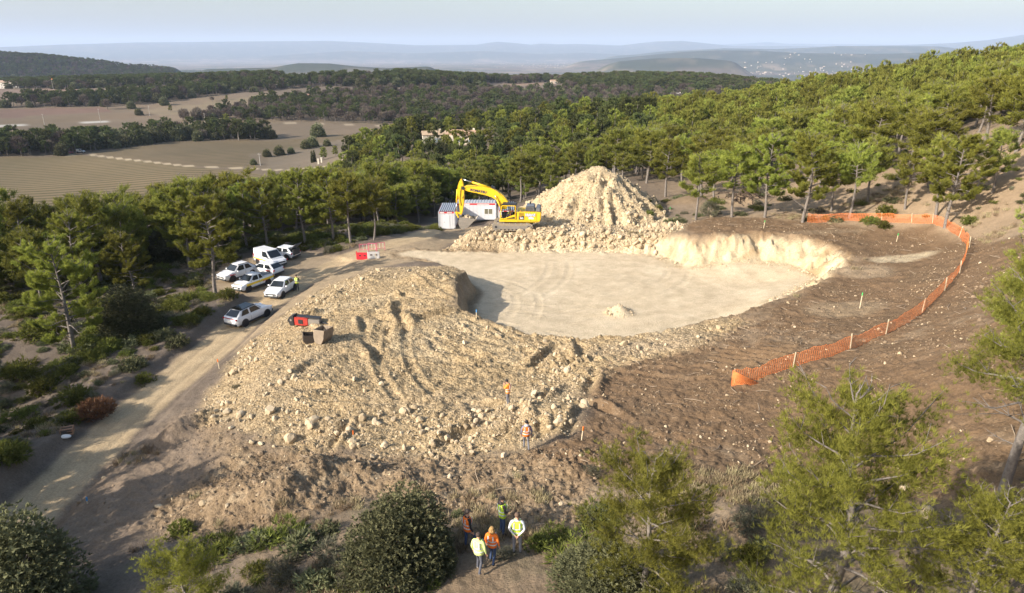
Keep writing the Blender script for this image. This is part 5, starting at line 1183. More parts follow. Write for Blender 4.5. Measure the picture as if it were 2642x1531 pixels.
    win('windscreen', [g['a', -1], g['a', 1], g['b', 1], g['b', -1]])
    if not s.get('norear'): win('rear_window', [g['c', -1], g['c', 1], g['d', 1], g['d', -1]], (.08, .1))
    if s.get('glassroof'): B().quad([(xb, -wt * .9, zt + .012), (xb, wt * .9, zt + .012), (xc, wt * .9, zt - .004), (xc, -wt * .9, zt - .004)], .012).build('glass_roof', glassy('roof_glass', (.008, .009, .012)), e)
    for s_ in (-1, 1):
        A, Bq, Cq, Dq = g['a', s_], g['b', s_], g['c', s_], g['d', s_]; xm = s.get('xm', (xb + xc) / 2); xe = s.get('xe', xc)
        def bot(x): t = (x - xa) / (xd - xa); return A.lerp(Dq, t)
        def top(x): t = (x - xb) / (xc - xb); return Bq.lerp(Cq, t)
        win('side_window', [bot(xm + .05), bot(xa - .18), top(xb - .02), top(xm + .05)], (.06, .1))
        if not s.get('van'): win('side_window', [bot(min(xe, xc) + (xd - xc) * .35), bot(xm - .05), top(xm - .05), top(xe + .12)], (.07, .1))
        sgn = s_; M_ = B().box((xa - .28, s_ * (W / 2 + .08), belt + .05), (.12, .2, .14)).build('mirror', s.get('mirror') or pm, e, .02)
        for xx in xw:
            B().cyl((xx, s_ * (W / 2 - .13), .36), (xx, s_ * (W / 2 + .006), .36), .41, 24).build('wheel_arch', CLAD, e); wheel(e, xx, s_ * (W / 2 - .10), s.get('wr', .34), rim, s_)
        B().box(((xw[0] + xw[1]) / 2, s_ * (W / 2 - .01), .33), (wb - .8, .05, .16)).build('sill', CLAD, e)
        B().box((x1 - .20, s_ * W * .34, hood - .24), (.26, .42, .13), (0, 0, s_ * -.35)).build('headlight', LAMP, e, .02)
        B().box((x0 + .10, s_ * W * .40, deck - (.16 if not s.get('van') else .1)), (.14, .26, .16 if not s.get('van') else .5), (0, 0, s_ * .3)).build('tail_light', TAILR, e, .02)
        B().box((xm - .08, s_ * (W / 2 + .004), belt - .17), (.16, .03, .035)).build('door_handle', pm if not s.get('van') else CLAD, e)
        B().box((xm, s_ * (W / 2 - .002), .68), (.014, .012, .62)).build('door_seam', CLAD, e)
    B().box((x1 + .005, 0, hood - .40), (.05, W * .62, .15)).build('grille', CLAD, e, .01); B().box((x1 - .04, 0, .38), (.16, W * .82, .18)).build('front_bumper', CLAD, e, .02)
    B().box((x0 + .05, 0, .40), (.16, W * .84, .2)).build('rear_bumper', CLAD, e, .02); B().box((x1 + .035, 0, .52), (.03, .5, .11)).build('licence_plate', PLATE, e); B().box((x0 - .005, 0, deck - .38), (.03, .5, .11)).build('licence_plate', PLATE, e)
    return e, L, W, s
SUV = dict(L=4.45, W=1.86, H=1.60, hood=1.02, belt=1.06, deck=1.08, xa=.98, xb=.30, xc=-1.35, xd=-2.02, top=.72)
CRO = dict(L=4.20, W=1.80, H=1.52, hood=1.00, belt=1.02, deck=1.06, xa=.92, xb=.25, xc=-1.10, xd=-1.95, top=.73)
HAT = dict(L=4.05, W=1.75, H=1.45, hood=.92, belt=.94, deck=.98, xa=1.0, xb=.25, xc=-1.35, xd=-1.90, top=.74, wr=.31)
VAN = dict(L=4.35, W=1.83, H=1.86, hood=1.08, belt=1.12, deck=1.12, xa=1.32, xb=.55, xc=-2.08, xd=-2.14, top=.84, van=True, norear=True, xm=-.35)
PIC = dict(L=4.50, W=1.75, H=1.55, hood=.98, belt=1.02, deck=1.02, xa=1.12, xb=.45, xc=-.55, xd=-.85, top=.74, xm=-.15, xe=-.6)
NEARC, *_ = car('white coupe-like suv with black glass roof parked alone on the road, rear to viewer', 'car', (688, 806), (598, 846), dict(SUV, glassroof=True), rim=RIMD, roofmat=glassy('roof_glass', (.008, .009, .012)))
B().box((-2.21, 0, .98), (.05, 1.25, .05)).build('light_bar', TAILR, NEARC)
CRSS, *_ = car('white crossover facing the viewer in front, beside the person in yellow vest', 'car', (708, 768), (745, 744), CRO, rim=RIMD)
PICK, L_, W_, s_ = car('white pickup with yellow bands and red chevrons parked left of the white crossover', 'pickup', (624, 752), (684, 730), PIC, rim=RIMD)
B().prism([(-2.15, 1.0), (-.92, 1.02), (-.92, 1.16), (-2.15, 1.06)], -.78, .78).build('bed_frame', WPAINT, PICK, .02); B().prism([(-2.08, 1.08), (-1.0, 1.185), (-1.0, 1.20), (-2.08, 1.10)], -.68, .68).build('bed_cover', GREYP, PICK)
DUST, *_ = car('white suv with roof rails parked behind the pickup under the tall pine', 'car', (586, 725), (643, 708), dict(CRO, H=1.62, L=4.3), rim=RIMD)
for sy in (-.62, .62): B().cyl((-1.2, sy, 1.66), (.3, sy, 1.66), .03, 6).build('roof_rail', GREYP, DUST)
HATC, *_ = car('white hatchback with red stripes behind the pickup, its rear towards the road', 'car', (668, 704), (706, 710), HAT, rim=RIMS)
VANC, *_ = car('white panel van with yellow band along its side, nose to the right', 'van', (722, 690), (676, 676), VAN, rim=RIMD)
TAIL, *_ = car('white estate car behind the van with its tailgate raised', 'car', (716, 662), (748, 666), HAT, rim=RIMD)
B().quad([(-1.75, -.62, 1.40), (-1.75, .62, 1.40), (-2.45, .62, 1.98), (-2.45, -.62, 1.98)], .03).build('tailgate', GREYP, TAIL); B().box((-2.03, 0, .95), (.10, 1.2, .7)).build('boot_opening', CLAD, TAIL)
for e_, z0, z1, xs in ((VANC, .66, .78, (-2.0, 2.0)), (PICK, .62, .84, (-2.1, 1.6))):
    for sy in (-1, 1):
        w_ = (VAN if e_ is VANC else PIC)['W'] / 2 + .005; B().box(((xs[0] + xs[1]) / 2, sy * w_, (z0 + z1) / 2 + .05), (xs[1] - xs[0], .02, z1 - z0)).build('yellow_band', YSTR, e_)
        for k in range(4): B().prism([(-1.2 + k * .16, .60), (-1.12 + k * .16, .60), (-1.04 + k * .16, .72), (-1.12 + k * .16, .72)], sy * w_ - .015, sy * w_ + .015).build('red_chevron', RED, e_)
for e_, xx in ((HATC, -1.5), (DUST, .9), (VANC, 1.5)):
    for sy in (-1, 1):
        for k in range(4): B().prism([(xx + k * .17, .74), (xx + .09 + k * .17, .74), (xx + .17 + k * .17, .86), (xx + .08 + k * .17, .86)], sy * .895 - .03, sy * .895 + .035).build('red_chevron', RED, e_)
for k in range(5): B().box((2.0, -.5 + k * .25, .86), (.03, .12, .05)).build('yellow_band', YSTR, PICK)
REDP = paint('red_lacquer', (.25, .03, .04), .3, 0, .05)
car('small dark red car parked at the edge of the far vineyard', 'car', (172, 398), (184, 397), HAT, paintm=REDP); car('white van parked at the edge of the far vineyard beside the red car', 'van', (214, 394), (203, 394), VAN)

# ------------------------------------------------------------------ hammer and spare buckets on the fill
p = G(797, 838); q = G(760, 842); w_ = G(848, 834); rz = math.atan2(w_[1] - q[1], w_[0] - q[0])
e = thing('hydraulic_hammer', 'red hydraulic breaker hammer lying on the stony fill above the spare buckets', 'hammer', (p[0], p[1], p[2] + .32), rz)
RW = paint('worn_red', (.50, .045, .03), .5, .1, .45, 2.2); B().prism([(-1.15, -.34), (-.2, -.34), (.1, -.26), (.1, .28), (-.2, .34), (-1.15, .34)], -.32, .32).build('housing', RW, e, .03)
B().prism([(.1, -.25), (1.15, -.25), (1.15, .25), (.1, .27)], -.28, .28).build('lower_housing', STEEL, e, .02); B().cyl((1.15, 0, 0), (1.95, 0, -.12), .09, 12, .05).build('chisel', DARK, e)
B().box((-.55, -.33, 0), (.42, .04, .36)).build('grille', BLACK, e, .01); B().prism([(-1.55, -.42), (-1.18, -.42), (-1.15, .5), (-1.5, .4), (-1.72, .1)], -.36, .36).build('bracket', DARK, e, .02)
B().box((0, .1, .36), (2.2, .5, .05)).build('side_bracket', DARK, e); B().cyl((-1.4, -.4, .1), (-1.4, .4, .1), .1, 10).build('pin', STEEL, e)
RUST = paint('rusted_bucket', (.34, .27, .20), .7, .2, .4, 1.5)
p = G(835, 884); e = thing('spare_bucket', 'big rusty digging bucket standing open side up on the stony fill', 'bucket', (p[0] - .1, p[1] + .3, p[2] - .1), R(-28)); e.scale = (.85,) * 3
bucket(e, 1.25, [(-.45, 1.35), (-.52, .6), (-.42, .15), (-.1, -.02), (.3, .1), (.6, .6), (.78, 1.45)], RUST, 4)
p = G(803, 884); e = thing('spare_bucket', 'dark narrow bucket lying open beside the big rusty one', 'bucket', (p[0] - .1, p[1] + .1, p[2] + .02), R(20)); e.scale = (.85,) * 3
bucket(e, 1.0, [(-.55, .85), (-.6, .35), (-.4, .02), (0, -.05), (.35, .05), (.5, .45), (.52, .7)], paint('dark_rust', (.09, .07, .055), .7, .2, .4), 4)

# ------------------------------------------------------------------ barriers, pegs, netting
def barrier(px, py, mat, label, rz=0.0):
    p = G(px, py); e = thing('traffic_barrier', label, 'barrier', tuple(p), rz)
    B().prism([(-.68, 0), (.68, 0), (.68, .78), (.55, .80), (-.55, .80), (-.68, .78)], -.10, .10).prism([(-.66, 0), (.66, 0), (.62, .14), (-.62, .14)], -.24, .24).build('body', mat, e, .02)
    for x_ in (-.28, .28): B().box((x_, -.105, .45), (.26, .02, .16)).build('recess', paint('recess_dark', (.05, .02, .02), .7), e)
    B().cyl((-.70, 0, 0), (-.70, 0, .95), .06, 8).build('coupling_post', mat, e)
barrier(936, 669, paint('barrier_red', (.62, .02, .035), .5, 0, .15), 'red plastic road barrier at the fork of the road', R(-3)); barrier(965, 667, paint('barrier_grey', (.52, .50, .48), .6, 0, .2), 'grey plastic road barrier next to the red one', R(3))
PINK = paint('faded_pink', (.62, .10, .20), .5, 0, .1)
for i, (px, py, rz, lab) in enumerate([(940, 652, 8, 'thin red and white railing behind the red barrier'), (962, 650, -12, 'thin pink railing behind the grey barrier'), (982, 648, 20, 'thin pink railing right of the others behind the barriers')]):
    p = G(px, py); e = thing('site_railing', lab, 'railing', tuple(p), R(rz)); f = B()
    f.cyl((-.55, 0, 0), (-.55, 0, 1.05), .028, 6).cyl((.55, 0, 0), (.55, 0, 1.05), .028, 6).cyl((-.55, 0, 1.05), (.55, 0, 1.05), .028, 6).cyl((-.55, 0, .35), (.55, 0, .35), .028, 6); f.build('frame', PINK, e)
    for k in range(4): B().cyl((-.33 + k * .22, 0, .35), (-.33 + k * .22, 0, 1.05), .015, 5).build('bar', WHITEP if k % 2 else PINK, e)
PEGW = paint('peg_wood', (.62, .52, .36), .8, 0, .15)
def peg(px, py, tip, label, h=.9, base=None):
    p = G(px, py); e = thing('survey_peg', label, 'peg', tuple(p)); e.rotation_euler = (random.uniform(-.08, .08), random.uniform(-.08, .08), random.uniform(0, 3)); B().box((0, 0, h / 2 - .1), (.055, .055, h + .2)).build('stake', PEGW, e)
    if tip: B().box((0, 0, h - .09), (.066, .066, .24)).build('painted_tip', paint('tip_' + tip, {'green': (.05, .50, .12), 'orange': (.85, .20, .03), 'blue': (.08, .30, .62)}[tip], .6), e)
peg(1970, 589, 'green', 'green-tipped survey peg on the brown shelf behind the white pit wall'); peg(2313, 624, 'green', 'green-tipped survey peg on the brown shelf right of the pit'); peg(2218, 795, 'green', 'tall green-tipped peg between the pit and the orange netting', 1.25)
peg(1728, 548, 'green', 'green-tipped peg on the brown mound by the rubble heap', .7); peg(1229, 820, 'blue', 'blue-tipped peg on the near rim of the pit', .7); peg(1501, 1136, 'orange', 'orange peg at the right end of the small rubble mound', .8)
peg(566, 952, 'orange', 'orange peg at the foot of the fill beside the road', .8); peg(971, 670, None, 'bare wooden peg in front of the grey barrier', .8); peg(226, 1300, 'blue', 'small blue peg beside the lower road', .4); peg(912, 1148, 'orange', 'orange peg at the stony toe of the fill', .9)
NET = paint('orange_net', (.88, .26, .07), .6, 0, .12)
NP = [(1886,995),(1960,976),(2046,948),(2120,925),(2192,899),(2285,862),(2346,833),(2390,796),(2433,752),(2468,712),(2490,668),(2494,634),(2476,611),(2441,588),(2404,577),(2350,575),(2272,573),(2190,569),(2083,573)]
W0 = [G(*q) for q in NP]; dens_ = []
for a, b in zip(W0[:-1], W0[1:]):
    n = max(2, int(np.linalg.norm(b - a) / .16))
    for k in range(n): dens_.append(a + (b - a) * k / n)
dens_.append(W0[-1]); dens_ = np.array(dens_); zz = H(dens_[:, 0], dens_[:, 1]); cum = np.concatenate([[0], np.cumsum(np.hypot(*(np.diff(dens_[:, :2], axis=0).T)))])
sag = .14 * fbm(cum * .8, cum * 0, 2, 8); lean = .12 * fbm(cum * .35, cum * 0 + 5, 2, 18)
tan_ = np.gradient(dens_[:, :2], axis=0); tan_ /= np.linalg.norm(tan_, axis=1, keepdims=True) + 1e-9; nrm = np.stack([-tan_[:, 1], tan_[:, 0]], -1)
nt = thing('orange_netting', 'long orange plastic safety netting curving round the brown clearing', 'netting fence', tuple(W0[0])); nb_ = B(); O3 = Vector(W0[0]); NH = .92; NV = []; NF = []
def npnt(i, v): return np.array([dens_[i, 0] + nrm[i, 0] * lean[i] * v, dens_[i, 1] + nrm[i, 1] * lean[i] * v, zz[i] + .02 + v * (NH + sag[i])]) - np.array(O3)
def strip(a, b, w3):
    o = len(NV); NV.extend([a - w3, a + w3, b + w3, b - w3]); NF.append((o, o + 1, o + 2, o + 3))
for i in range(len(dens_)): 
    t3 = np.array([tan_[i, 0], tan_[i, 1], 0]) * .012
    for k in range(3): strip(npnt(i, k / 3), npnt(i, (k + 1) / 3), t3)
for i in range(len(dens_) - 1):
    for k in range(11): strip(npnt(i, k / 10), npnt(i + 1, k / 10), np.array([0, 0, .018 if k in (0, 10) else .010]))
o = link('net', npmesh('net', np.array(NV), np.array(NF), NET), nt); sm_ = o.modifiers.new('thick', 'SOLIDIFY'); sm_.thickness = .004
# the folded-over start of the net
p0, p1, p2 = npnt(0, 0), npnt(0, 1), npnt(10, .02); NV = []; NF = []
for k in range(14):
    t = k / 13; a = p1 + (p0 - p1) * t; b = p1 + (p2 + np.array([.25, -.5, 0]) - p1) * t + 0; strip(a + np.array([0, -.12 * t, 0]), b + np.array([0, -.12 * t, 0]), np.array([0, 0, .02]))
    q0 = p1 + (lerp(p0, p2 + np.array([.25, -.5, 0]), t) - p1); strip(p1, q0 + np.array([0, -.12, 0]), np.array([.016, 0, 0]))
link('folded_net', npmesh('folded_net', np.array(NV), np.array(NF), NET), nt).modifiers.new('thick', 'SOLIDIFY').thickness = .008
for (px, py) in [(1893,990),(2046,948),(2192,899),(2285,862),(2379,806),(2436,750),(2474,706),(2499,640),(2476,611),(2404,577),(2350,575),(2272,573)]:
    p = G(px, py); B().box((p[0] - O3.x, p[1] - O3.y - .03, p[2] - O3.z + .5), (.05, .05, 1.15), (random.uniform(-.16, .16), random.uniform(-.16, .16), 0)).build('stake', PEGW, nt)

# ------------------------------------------------------------------ small odds and ends
p = G(175, 1118); WOOD = paint('old_wood', (.30, .17, .10), .8, 0, .3); e = thing('wooden_crate', 'small broken brown crate in the shade left of the lower road', 'crate', tuple(p), .4); 
for k in range(4): B().box((0, -.3 + k * .2, .04 + .30 * (k % 2)), (.75, .14, .03)).build('slat', WOOD, e)
for sx in (-.35, .35): B().box((sx, 0, .2), (.04, .7, .4)).build('side_board', WOOD, e)
p = G(170, 1130); B().ball((0, 0, .1), (.38, .22, .12)).build('white_sack', paint('sack_white', (.7, .68, .64), .8, 0, .1), None); o = bpy.data.objects['white_sack']; o.location = tuple(p); tag(o, 'white sack lying next to the broken crate', 'sack')
rg_ = np.random.default_rng(12); g_ = Geo()
for k in range(46):
    a = rg_.normal(size=3) * [1.5, .7, .3]; d = rg_.normal(size=3); d /= np.linalg.norm(d); d *= rg_.uniform(.6, 1.5); mid = a + d * .5 + rg_.normal(size=3) * .18; g_.add(*tube([a, mid, a + d], [rg_.uniform(.05, .13), .05, .02], 5))
p = G(1915, 520); o = link('uprooted_stump', npmesh('uprooted_stump', g_.V, g_.F, paint('root_wood', (.075, .05, .035), .9, 0, .3), True), None, (p[0], p[1], p[2] + .7)); tag(o, 'dark uprooted stump and roots dumped among the thinned pines', 'stump')
# sticks on the topsoil
SK = []
for k in range(3):
    g_ = Geo(); g_.add(*tube([(-.5, 0, .02), (0, .06 * k, .04), (.5, 0, .03)], [.022, .028, .012], 4)); SK.append(npmesh('stick', g_.V, g_.F, paint('dry_stick', (.30, .23, .16), .9, 0, .2)))
x, y, z, m = sample(9000, -12, 45, 17, 85, lambda x, y, m: (.04 * m['brown'] + .07 * m['mix'] + .03 * (x > 10)) * (m['pitd'] < 0), 91); s = rng.uniform(.3, 1.3, len(x))
scatter('broken_sticks', np.stack([x, y, z + .03], -1), np.stack([0 * x, rng.normal(0, .15, len(x)), rng.uniform(0, 6.28, len(x))], -1), np.stack([s, np.ones(len(x)), np.ones(len(x))], -1), rng.integers(0, 3, len(x)), SK)

# ------------------------------------------------------------------ houses
WINM = paint('window_dark', (.05, .055, .06), .3, 0, .05); SHUT = paint('shutter', (.25, .30, .32), .6)
def house(h, p):
    px, py, L, W, hh, rz, rc, wc, lab = h; e = thing('house', lab, 'house', (p[0], p[1], p[2] - .3), R(rz)); hh += .3
    wm = paint('render_%d' % int(wc[0] * 1000 + wc[2] * 100), wc, .85, 0, .15, .4); rm = paint('tiles_%d' % int(rc[0] * 1000 + rc[1] * 100), rc, .85, 0, .25, 1.2)
    B().prism([(-W / 2, 0), (W / 2, 0), (W / 2, hh), (0, hh + W * .17), (-W / 2, hh)], -L / 2, L / 2).build('wall', wm, e).rotation_euler = (0, 0, R(90))
    r = B()
    for s_ in (-1, 1): r.box((0, s_ * W * .26, hh + W * .09 + .06), (L + .7, W * .57, .16), (s_ * -.327, 0, 0))
    rf = r.build('roof', rm, e); B().box((L * .28, W * .12, hh + W * .2), (.8, .6, 1.2)).build('chimney', wm, rf)
    nw = max(2, int(L / 3.5))
    for s_ in (-1, 1):
        for k in range(nw):
            for lv in range(1 if hh < 5 else 2):
                w = B().box((-L / 2 + L * (k + .5) / nw, s_ * (W / 2 + .01), 1.7 + lv * 2.7), (.95, .06, 1.2)).build('window', WINM, e); B().box((-L / 2 + L * (k + .5) / nw - .72, s_ * (W / 2 + .04), 1.7 + lv * 2.7), (.45, .06, 1.25)).build('shutter', SHUT, w)
    B().box((L * .07, -W / 2 - .02, 1.3), (1.1, .08, 2.1)).build('door', SHUT, e)
for h, p in zip(HOUSES, HP): house(h, p)
for px, lab in ((822, 'left white gate pillar at the end of the pale drive'), (830, 'right white gate pillar at the end of the pale drive')):
    p = hit(H, px, 424 if px < 825 else 420); e = thing('gate_pillar', lab, 'pillar', tuple(p)); B().box((0, 0, 1.1), (.6, .6, 2.4)).build('post', paint('render_cream', (.65, .6, .5), .8), e); B().box((0, 0, 2.35), (.8, .8, .15)).build('cap', paint('render_cream', (.65, .6, .5), .8), e)
cyp = bush_mesh(.45, 4.2, 500, 431, 4, .4, .4, OAKLEAF, 5)
for px, py, lab in ((806, 420, 'left slim cypress by the gate'), (812, 418, 'right slim cypress by the gate')):
    p = hit(H, px, py); e = thing('cypress_tree', lab, 'cypress', tuple(p)); link('crown', cyp, e).scale = (1.3, 1.3, 1.35)
POLEM = paint('pole_concrete', (.45, .42, .38), .8)
for px, py, hh, lab in ((260, 318, 11, 'concrete power pole between the left vineyards'), (115, 322, 8, 'thin pole beside the straight lane at left'), (387, 300, 9, 'thin pole at the end of the straight lane'), (138, 232, 12, 'mast with a small orange flag near the long white farm'), (672, 428, 6, 'thin pole beside the field track'), (530, 320, 8, 'pole at the foot of the brown wood')):
    p = hit(H, px, py); e = thing('utility_pole', lab, 'pole', tuple(p)); B().cyl((0, 0, 0), (0, 0, hh), .18, 6, .1).build('pole', POLEM, e); B().box((0, 0, hh - .6), (1.6, .12, .12)).build('crossarm', POLEM, e)
    if 'flag' in lab: B().box((.6, 0, hh - .3), (1.2, .08, .8)).build('flag', NET, e)
TW = [paint('town_wall_a', (.42, .37, .31), .85), paint('town_wall_b', (.50, .45, .38), .85), paint('town_wall_c', (.42, .36, .30), .85)]; TR = paint('town_roof', (.42, .27, .2), .85)
TH = []
for k in range(6):
    L, W, hh = [(13, 9, 6), (10, 10, 7), (18, 9, 5), (9, 8, 9), (26, 12, 6), (12, 9, 8)][k]; bm = bmesh.new(); me = B().prism([(-W / 2, -2), (W / 2, -2), (W / 2, hh), (0, hh + .1), (-W / 2, hh)], -L / 2, L / 2)
    me.prism([(-W / 2 - .4, hh), (W / 2 + .4, hh), (0, hh + W * .2)], -L / 2 - .4, L / 2 + .4); me = me.mesh('town_house', TW[k % 3]); me.materials.append(TR)
    for f in me.polygons:
        if f.center.z > hh + .2 and abs(f.normal.y) < .9: f.material_index = 1
    TH.append(me)
TOWNS = [((2010, 2230), (168, 198), 80, 'small house of the pale town beyond the crest of the pine hill', 'houses of the far town at right'), ((1715, 1990), (183, 195), 50, 'small pale house of the town behind the wooded ridge', 'houses behind the wooded ridge'),
         ((1270, 1500), (161, 176), 60, 'tiny white building of the distant village on the hazy plain', 'houses of the distant village'), ((880, 1240), (163, 170), 34, 'tiny white building left of the distant village', 'houses left of the distant village'), ((2000, 2450), (150, 170), 22, 'scattered white farmhouse on the far plain at right', 'farms of the far plain')]
rg_ = np.random.default_rng(2)
for (xa_, xb_), (ya_, yb_), n, lab, gr in TOWNS:
    for k in range(n):
        px = rg_.uniform(xa_, xb_); py = rg_.uniform(ya_, yb_); p = hit(tps, px, py); p[2] = gz(p[0], p[1]); o = link('town_house', TH[int(rg_.integers(0, 6))], None, tuple(p)); o.rotation_euler = (0, 0, rg_.uniform(0, 3)); sc = rg_.uniform(.35, .65) * (1.5 if p[1] > 5000 else 1); o.scale = (sc,) * 3; tag(o, lab, 'house', gr)

# ------------------------------------------------------------------ people
SKIN = paint('skin', (.52, .30, .20), .6, 0, .03)
def skin_body(J, rad, edges, root):
    me = bpy.data.meshes.new('body'); me.from_pydata(J, edges, []); ob = bpy.data.objects.new('tmp', me); sc = bpy.data.scenes.new('tmp'); sc.collection.objects.link(ob)
    md = ob.modifiers.new('s', 'SKIN'); md.use_smooth_shade = True
    if not me.skin_vertices: pass
    for i, r in enumerate(rad): me.skin_vertices[0].data[i].radius = (r, r) if not isinstance(r, tuple) else r
    me.skin_vertices[0].data[root].use_root = True
    sb = ob.modifiers.new('u', 'SUBSURF'); sb.levels = 1; sb.render_levels = 1
    vl = sc.view_layers[0]; vl.update(); dg = vl.depsgraph; r = bpy.data.meshes.new_from_object(ob.evaluated_get(dg), depsgraph=dg); bpy.data.objects.remove(ob); bpy.data.scenes.remove(sc); return r
def person(px, py, label, pose, cols, rz, h=1.78, hair=((.06, .04, .03), 'short'), vest=None, loc=None, extra=None):
    """faces local +y; cols: jacket, trousers, shoes"""
    p = (G(px, py) + np.array([0, 0, .05])) if loc is None else loc; k = h / 1.78; e = thing('person', label, 'person', tuple(p), rz); e.scale = (k,) * 3
    ps = pose; ln = ps.get('lean', 0); N = {}; hb = ps.get('bow', 0)
    def sp(x, y, z): return (x, y + ln * max(0, z - .95), z)
    N['pel'] = (0, 0, .95); N['belly'] = sp(0, 0, 1.10); N['chest'] = sp(0, .01, 1.31); N['neck'] = sp(0, -.005, 1.485); N['chin'] = sp(0, .03 + hb * .06, 1.565 - hb * .02); N['head'] = sp(0, .02 + hb * .14, 1.66 - hb * .05); N['crown'] = sp(0, 0 + hb * .12, 1.735 - hb * .05)
    rad = {'pel': (.155, .11), 'belly': (.145, .105), 'chest': (.175, .12), 'neck': .062, 'chin': .068, 'head': (.082, .098), 'crown': .07}; ed = [('pel', 'belly'), ('belly', 'chest'), ('chest', 'neck'), ('neck', 'chin'), ('chin', 'head'), ('head', 'crown')]; reg = {}
    for s_, nm in ((-1, 'L'), (1, 'R')):
        A = ps['arm' + nm]; sh = sp(s_ * .20, 0, 1.42); N['sh' + nm] = sh; N['el' + nm] = sp(*A[0]); N['wr' + nm] = sp(*A[1]); rad.update({'sh' + nm: .068, 'el' + nm: .05, 'wr' + nm: .032}); ed += [('chest', 'sh' + nm), ('sh' + nm, 'el' + nm), ('el' + nm, 'wr' + nm)]
        w = Vector(N['wr' + nm]); d = (w - Vector(N['el' + nm])).normalized(); N['pa' + nm] = tuple(w + d * .07); rad['pa' + nm] = (.03, .018); ed += [('wr' + nm, 'pa' + nm)]
        side = d.cross(Vector((0, 0, 1))); side = side.normalized() if side.length > .1 else Vector((0, 1, 0)); cur = d.cross(side)
        for f in range(4):
            o = side * (f - 1.5) * .019; ll = (.07, .085, .08, .06)[f]; a = w + d * .09 + o; b = a + d * ll * .55 + cur * .008; c = b + d * ll * .35 + cur * .028
            for q, v in (('a', a), ('b', b), ('c', c)): N['f%d%s%s' % (f, q, nm)] = tuple(v); rad['f%d%s%s' % (f, q, nm)] = .0095
            ed += [('pa' + nm, 'f%da%s' % (f, nm)), ('f%da%s' % (f, nm), 'f%db%s' % (f, nm)), ('f%db%s' % (f, nm), 'f%dc%s' % (f, nm))]
        a = w + d * .045 - side * .04; b = a + d * .035 - side * .022; N['ta' + nm] = tuple(a); N['tb' + nm] = tuple(b); rad['ta' + nm] = .011; rad['tb' + nm] = .010; ed += [('pa' + nm, 'ta' + nm), ('ta' + nm, 'tb' + nm)]
        Lg = ps['leg' + nm]; N['hp' + nm] = (s_ * .095, 0, .88); N['kn' + nm] = Lg[0]; N['an' + nm] = Lg[1]; N['to' + nm] = Lg[2]; rad.update({'hp' + nm: .098, 'kn' + nm: .064, 'an' + nm: .047, 'to' + nm: (.042, .032)}); ed += [('pel', 'hp' + nm), ('hp' + nm, 'kn' + nm), ('kn' + nm, 'an' + nm), ('an' + nm, 'to' + nm)]
    nm_ = list(N); ix = {n: i for i, n in enumerate(nm_)}; me = skin_body([N[n] for n in nm_], [rad[n] for n in nm_], [(ix[a], ix[b]) for a, b in ed], 0)
    me.materials.clear()
    for c, n2 in ((cols[0], 'cloth_jacket'), (cols[1], 'cloth_trousers'), (cols[2], 'shoe_leather')): me.materials.append(paint('%s_%s' % (n2, '_'.join('%d' % (v * 99) for v in c)), c, .85, 0, .12, 8))
    me.materials.append(SKIN); segs = []
    for a, b in ed:
        g = 0
        if a in ('neck', 'chin', 'head') : g = 3
        elif a[:2] in ('pa', 'wr', 'ta') or a[0] == 'f' and a[1].isdigit(): g = 3
        elif a[:2] == 'an' : g = 2
        elif a[:2] in ('hp', 'kn') or (a == 'pel' and b[:2] == 'hp'): g = 1
        segs.append((Vector(N[a]), Vector(N[b]), g))
    mi = []
    for f in me.polygons:
        c = f.center; best = 9; g = 0
        for a, b, gg in segs:
            ab = b - a; t = max(0, min(1, (c - a).dot(ab) / max(ab.length_squared, 1e-9))); dd = (a + ab * t - c).length
            if dd < best: best = dd; g = gg
        if c.z < .14 and g == 1: g = 2
        mi.append(g)
    me.polygons.foreach_set('material_index', mi); me.polygons.foreach_set('use_smooth', [True] * len(mi)); link('body', me, e)
    hd = Vector(N['head']); fc = B().ball((hd.x, hd.y + .10, hd.z - .015), (.014, .02, .022), 1).mesh('nose', SKIN, 0, True); link('nose', fc, e)
    for s_ in (-1, 1): B().ball((hd.x + s_ * .034, hd.y + .088, hd.z + .015), .011, 1).build('eye', DARK, e); B().ball((hd.x + s_ * .085, hd.y, hd.z), (.012, .022, .032), 1).build('ear', SKIN, e)
    B().box((hd.x, hd.y + .088, hd.z - .055), (.045, .012, .01)).build('mouth', paint('lips', (.35, .14, .11), .5), e)
    hc, st_ = hair; hm = paint('hair_%d_%d' % (hc[0] * 99, hc[2] * 99), hc, .8, 0, .3, 12); b = B(); b.ball((hd.x, hd.y - .012, hd.z + .035), (.100, .112, .095), 2)
    if st_ == 'long':
        for k in range(9): a_ = math.pi * (k / 8) ; b.ball((hd.x + .09 * math.cos(a_), hd.y - .03 - .07 * math.sin(a_), hd.z - .06 - .03 * (k % 2)), (.045, .045, .10), 1)
    b.build('beanie' if st_ == 'beanie' else 'hair', hm, e, 0, True)
    if ps.get('hood'): B().ball((hd.x, hd.y - .10, hd.z - .15), (.13, .09, .08), 2).build('hood', paint('hood_%d' % int(ps['hood'][0] * 99), ps['hood'], .9, 0, .1), e, 0, True)
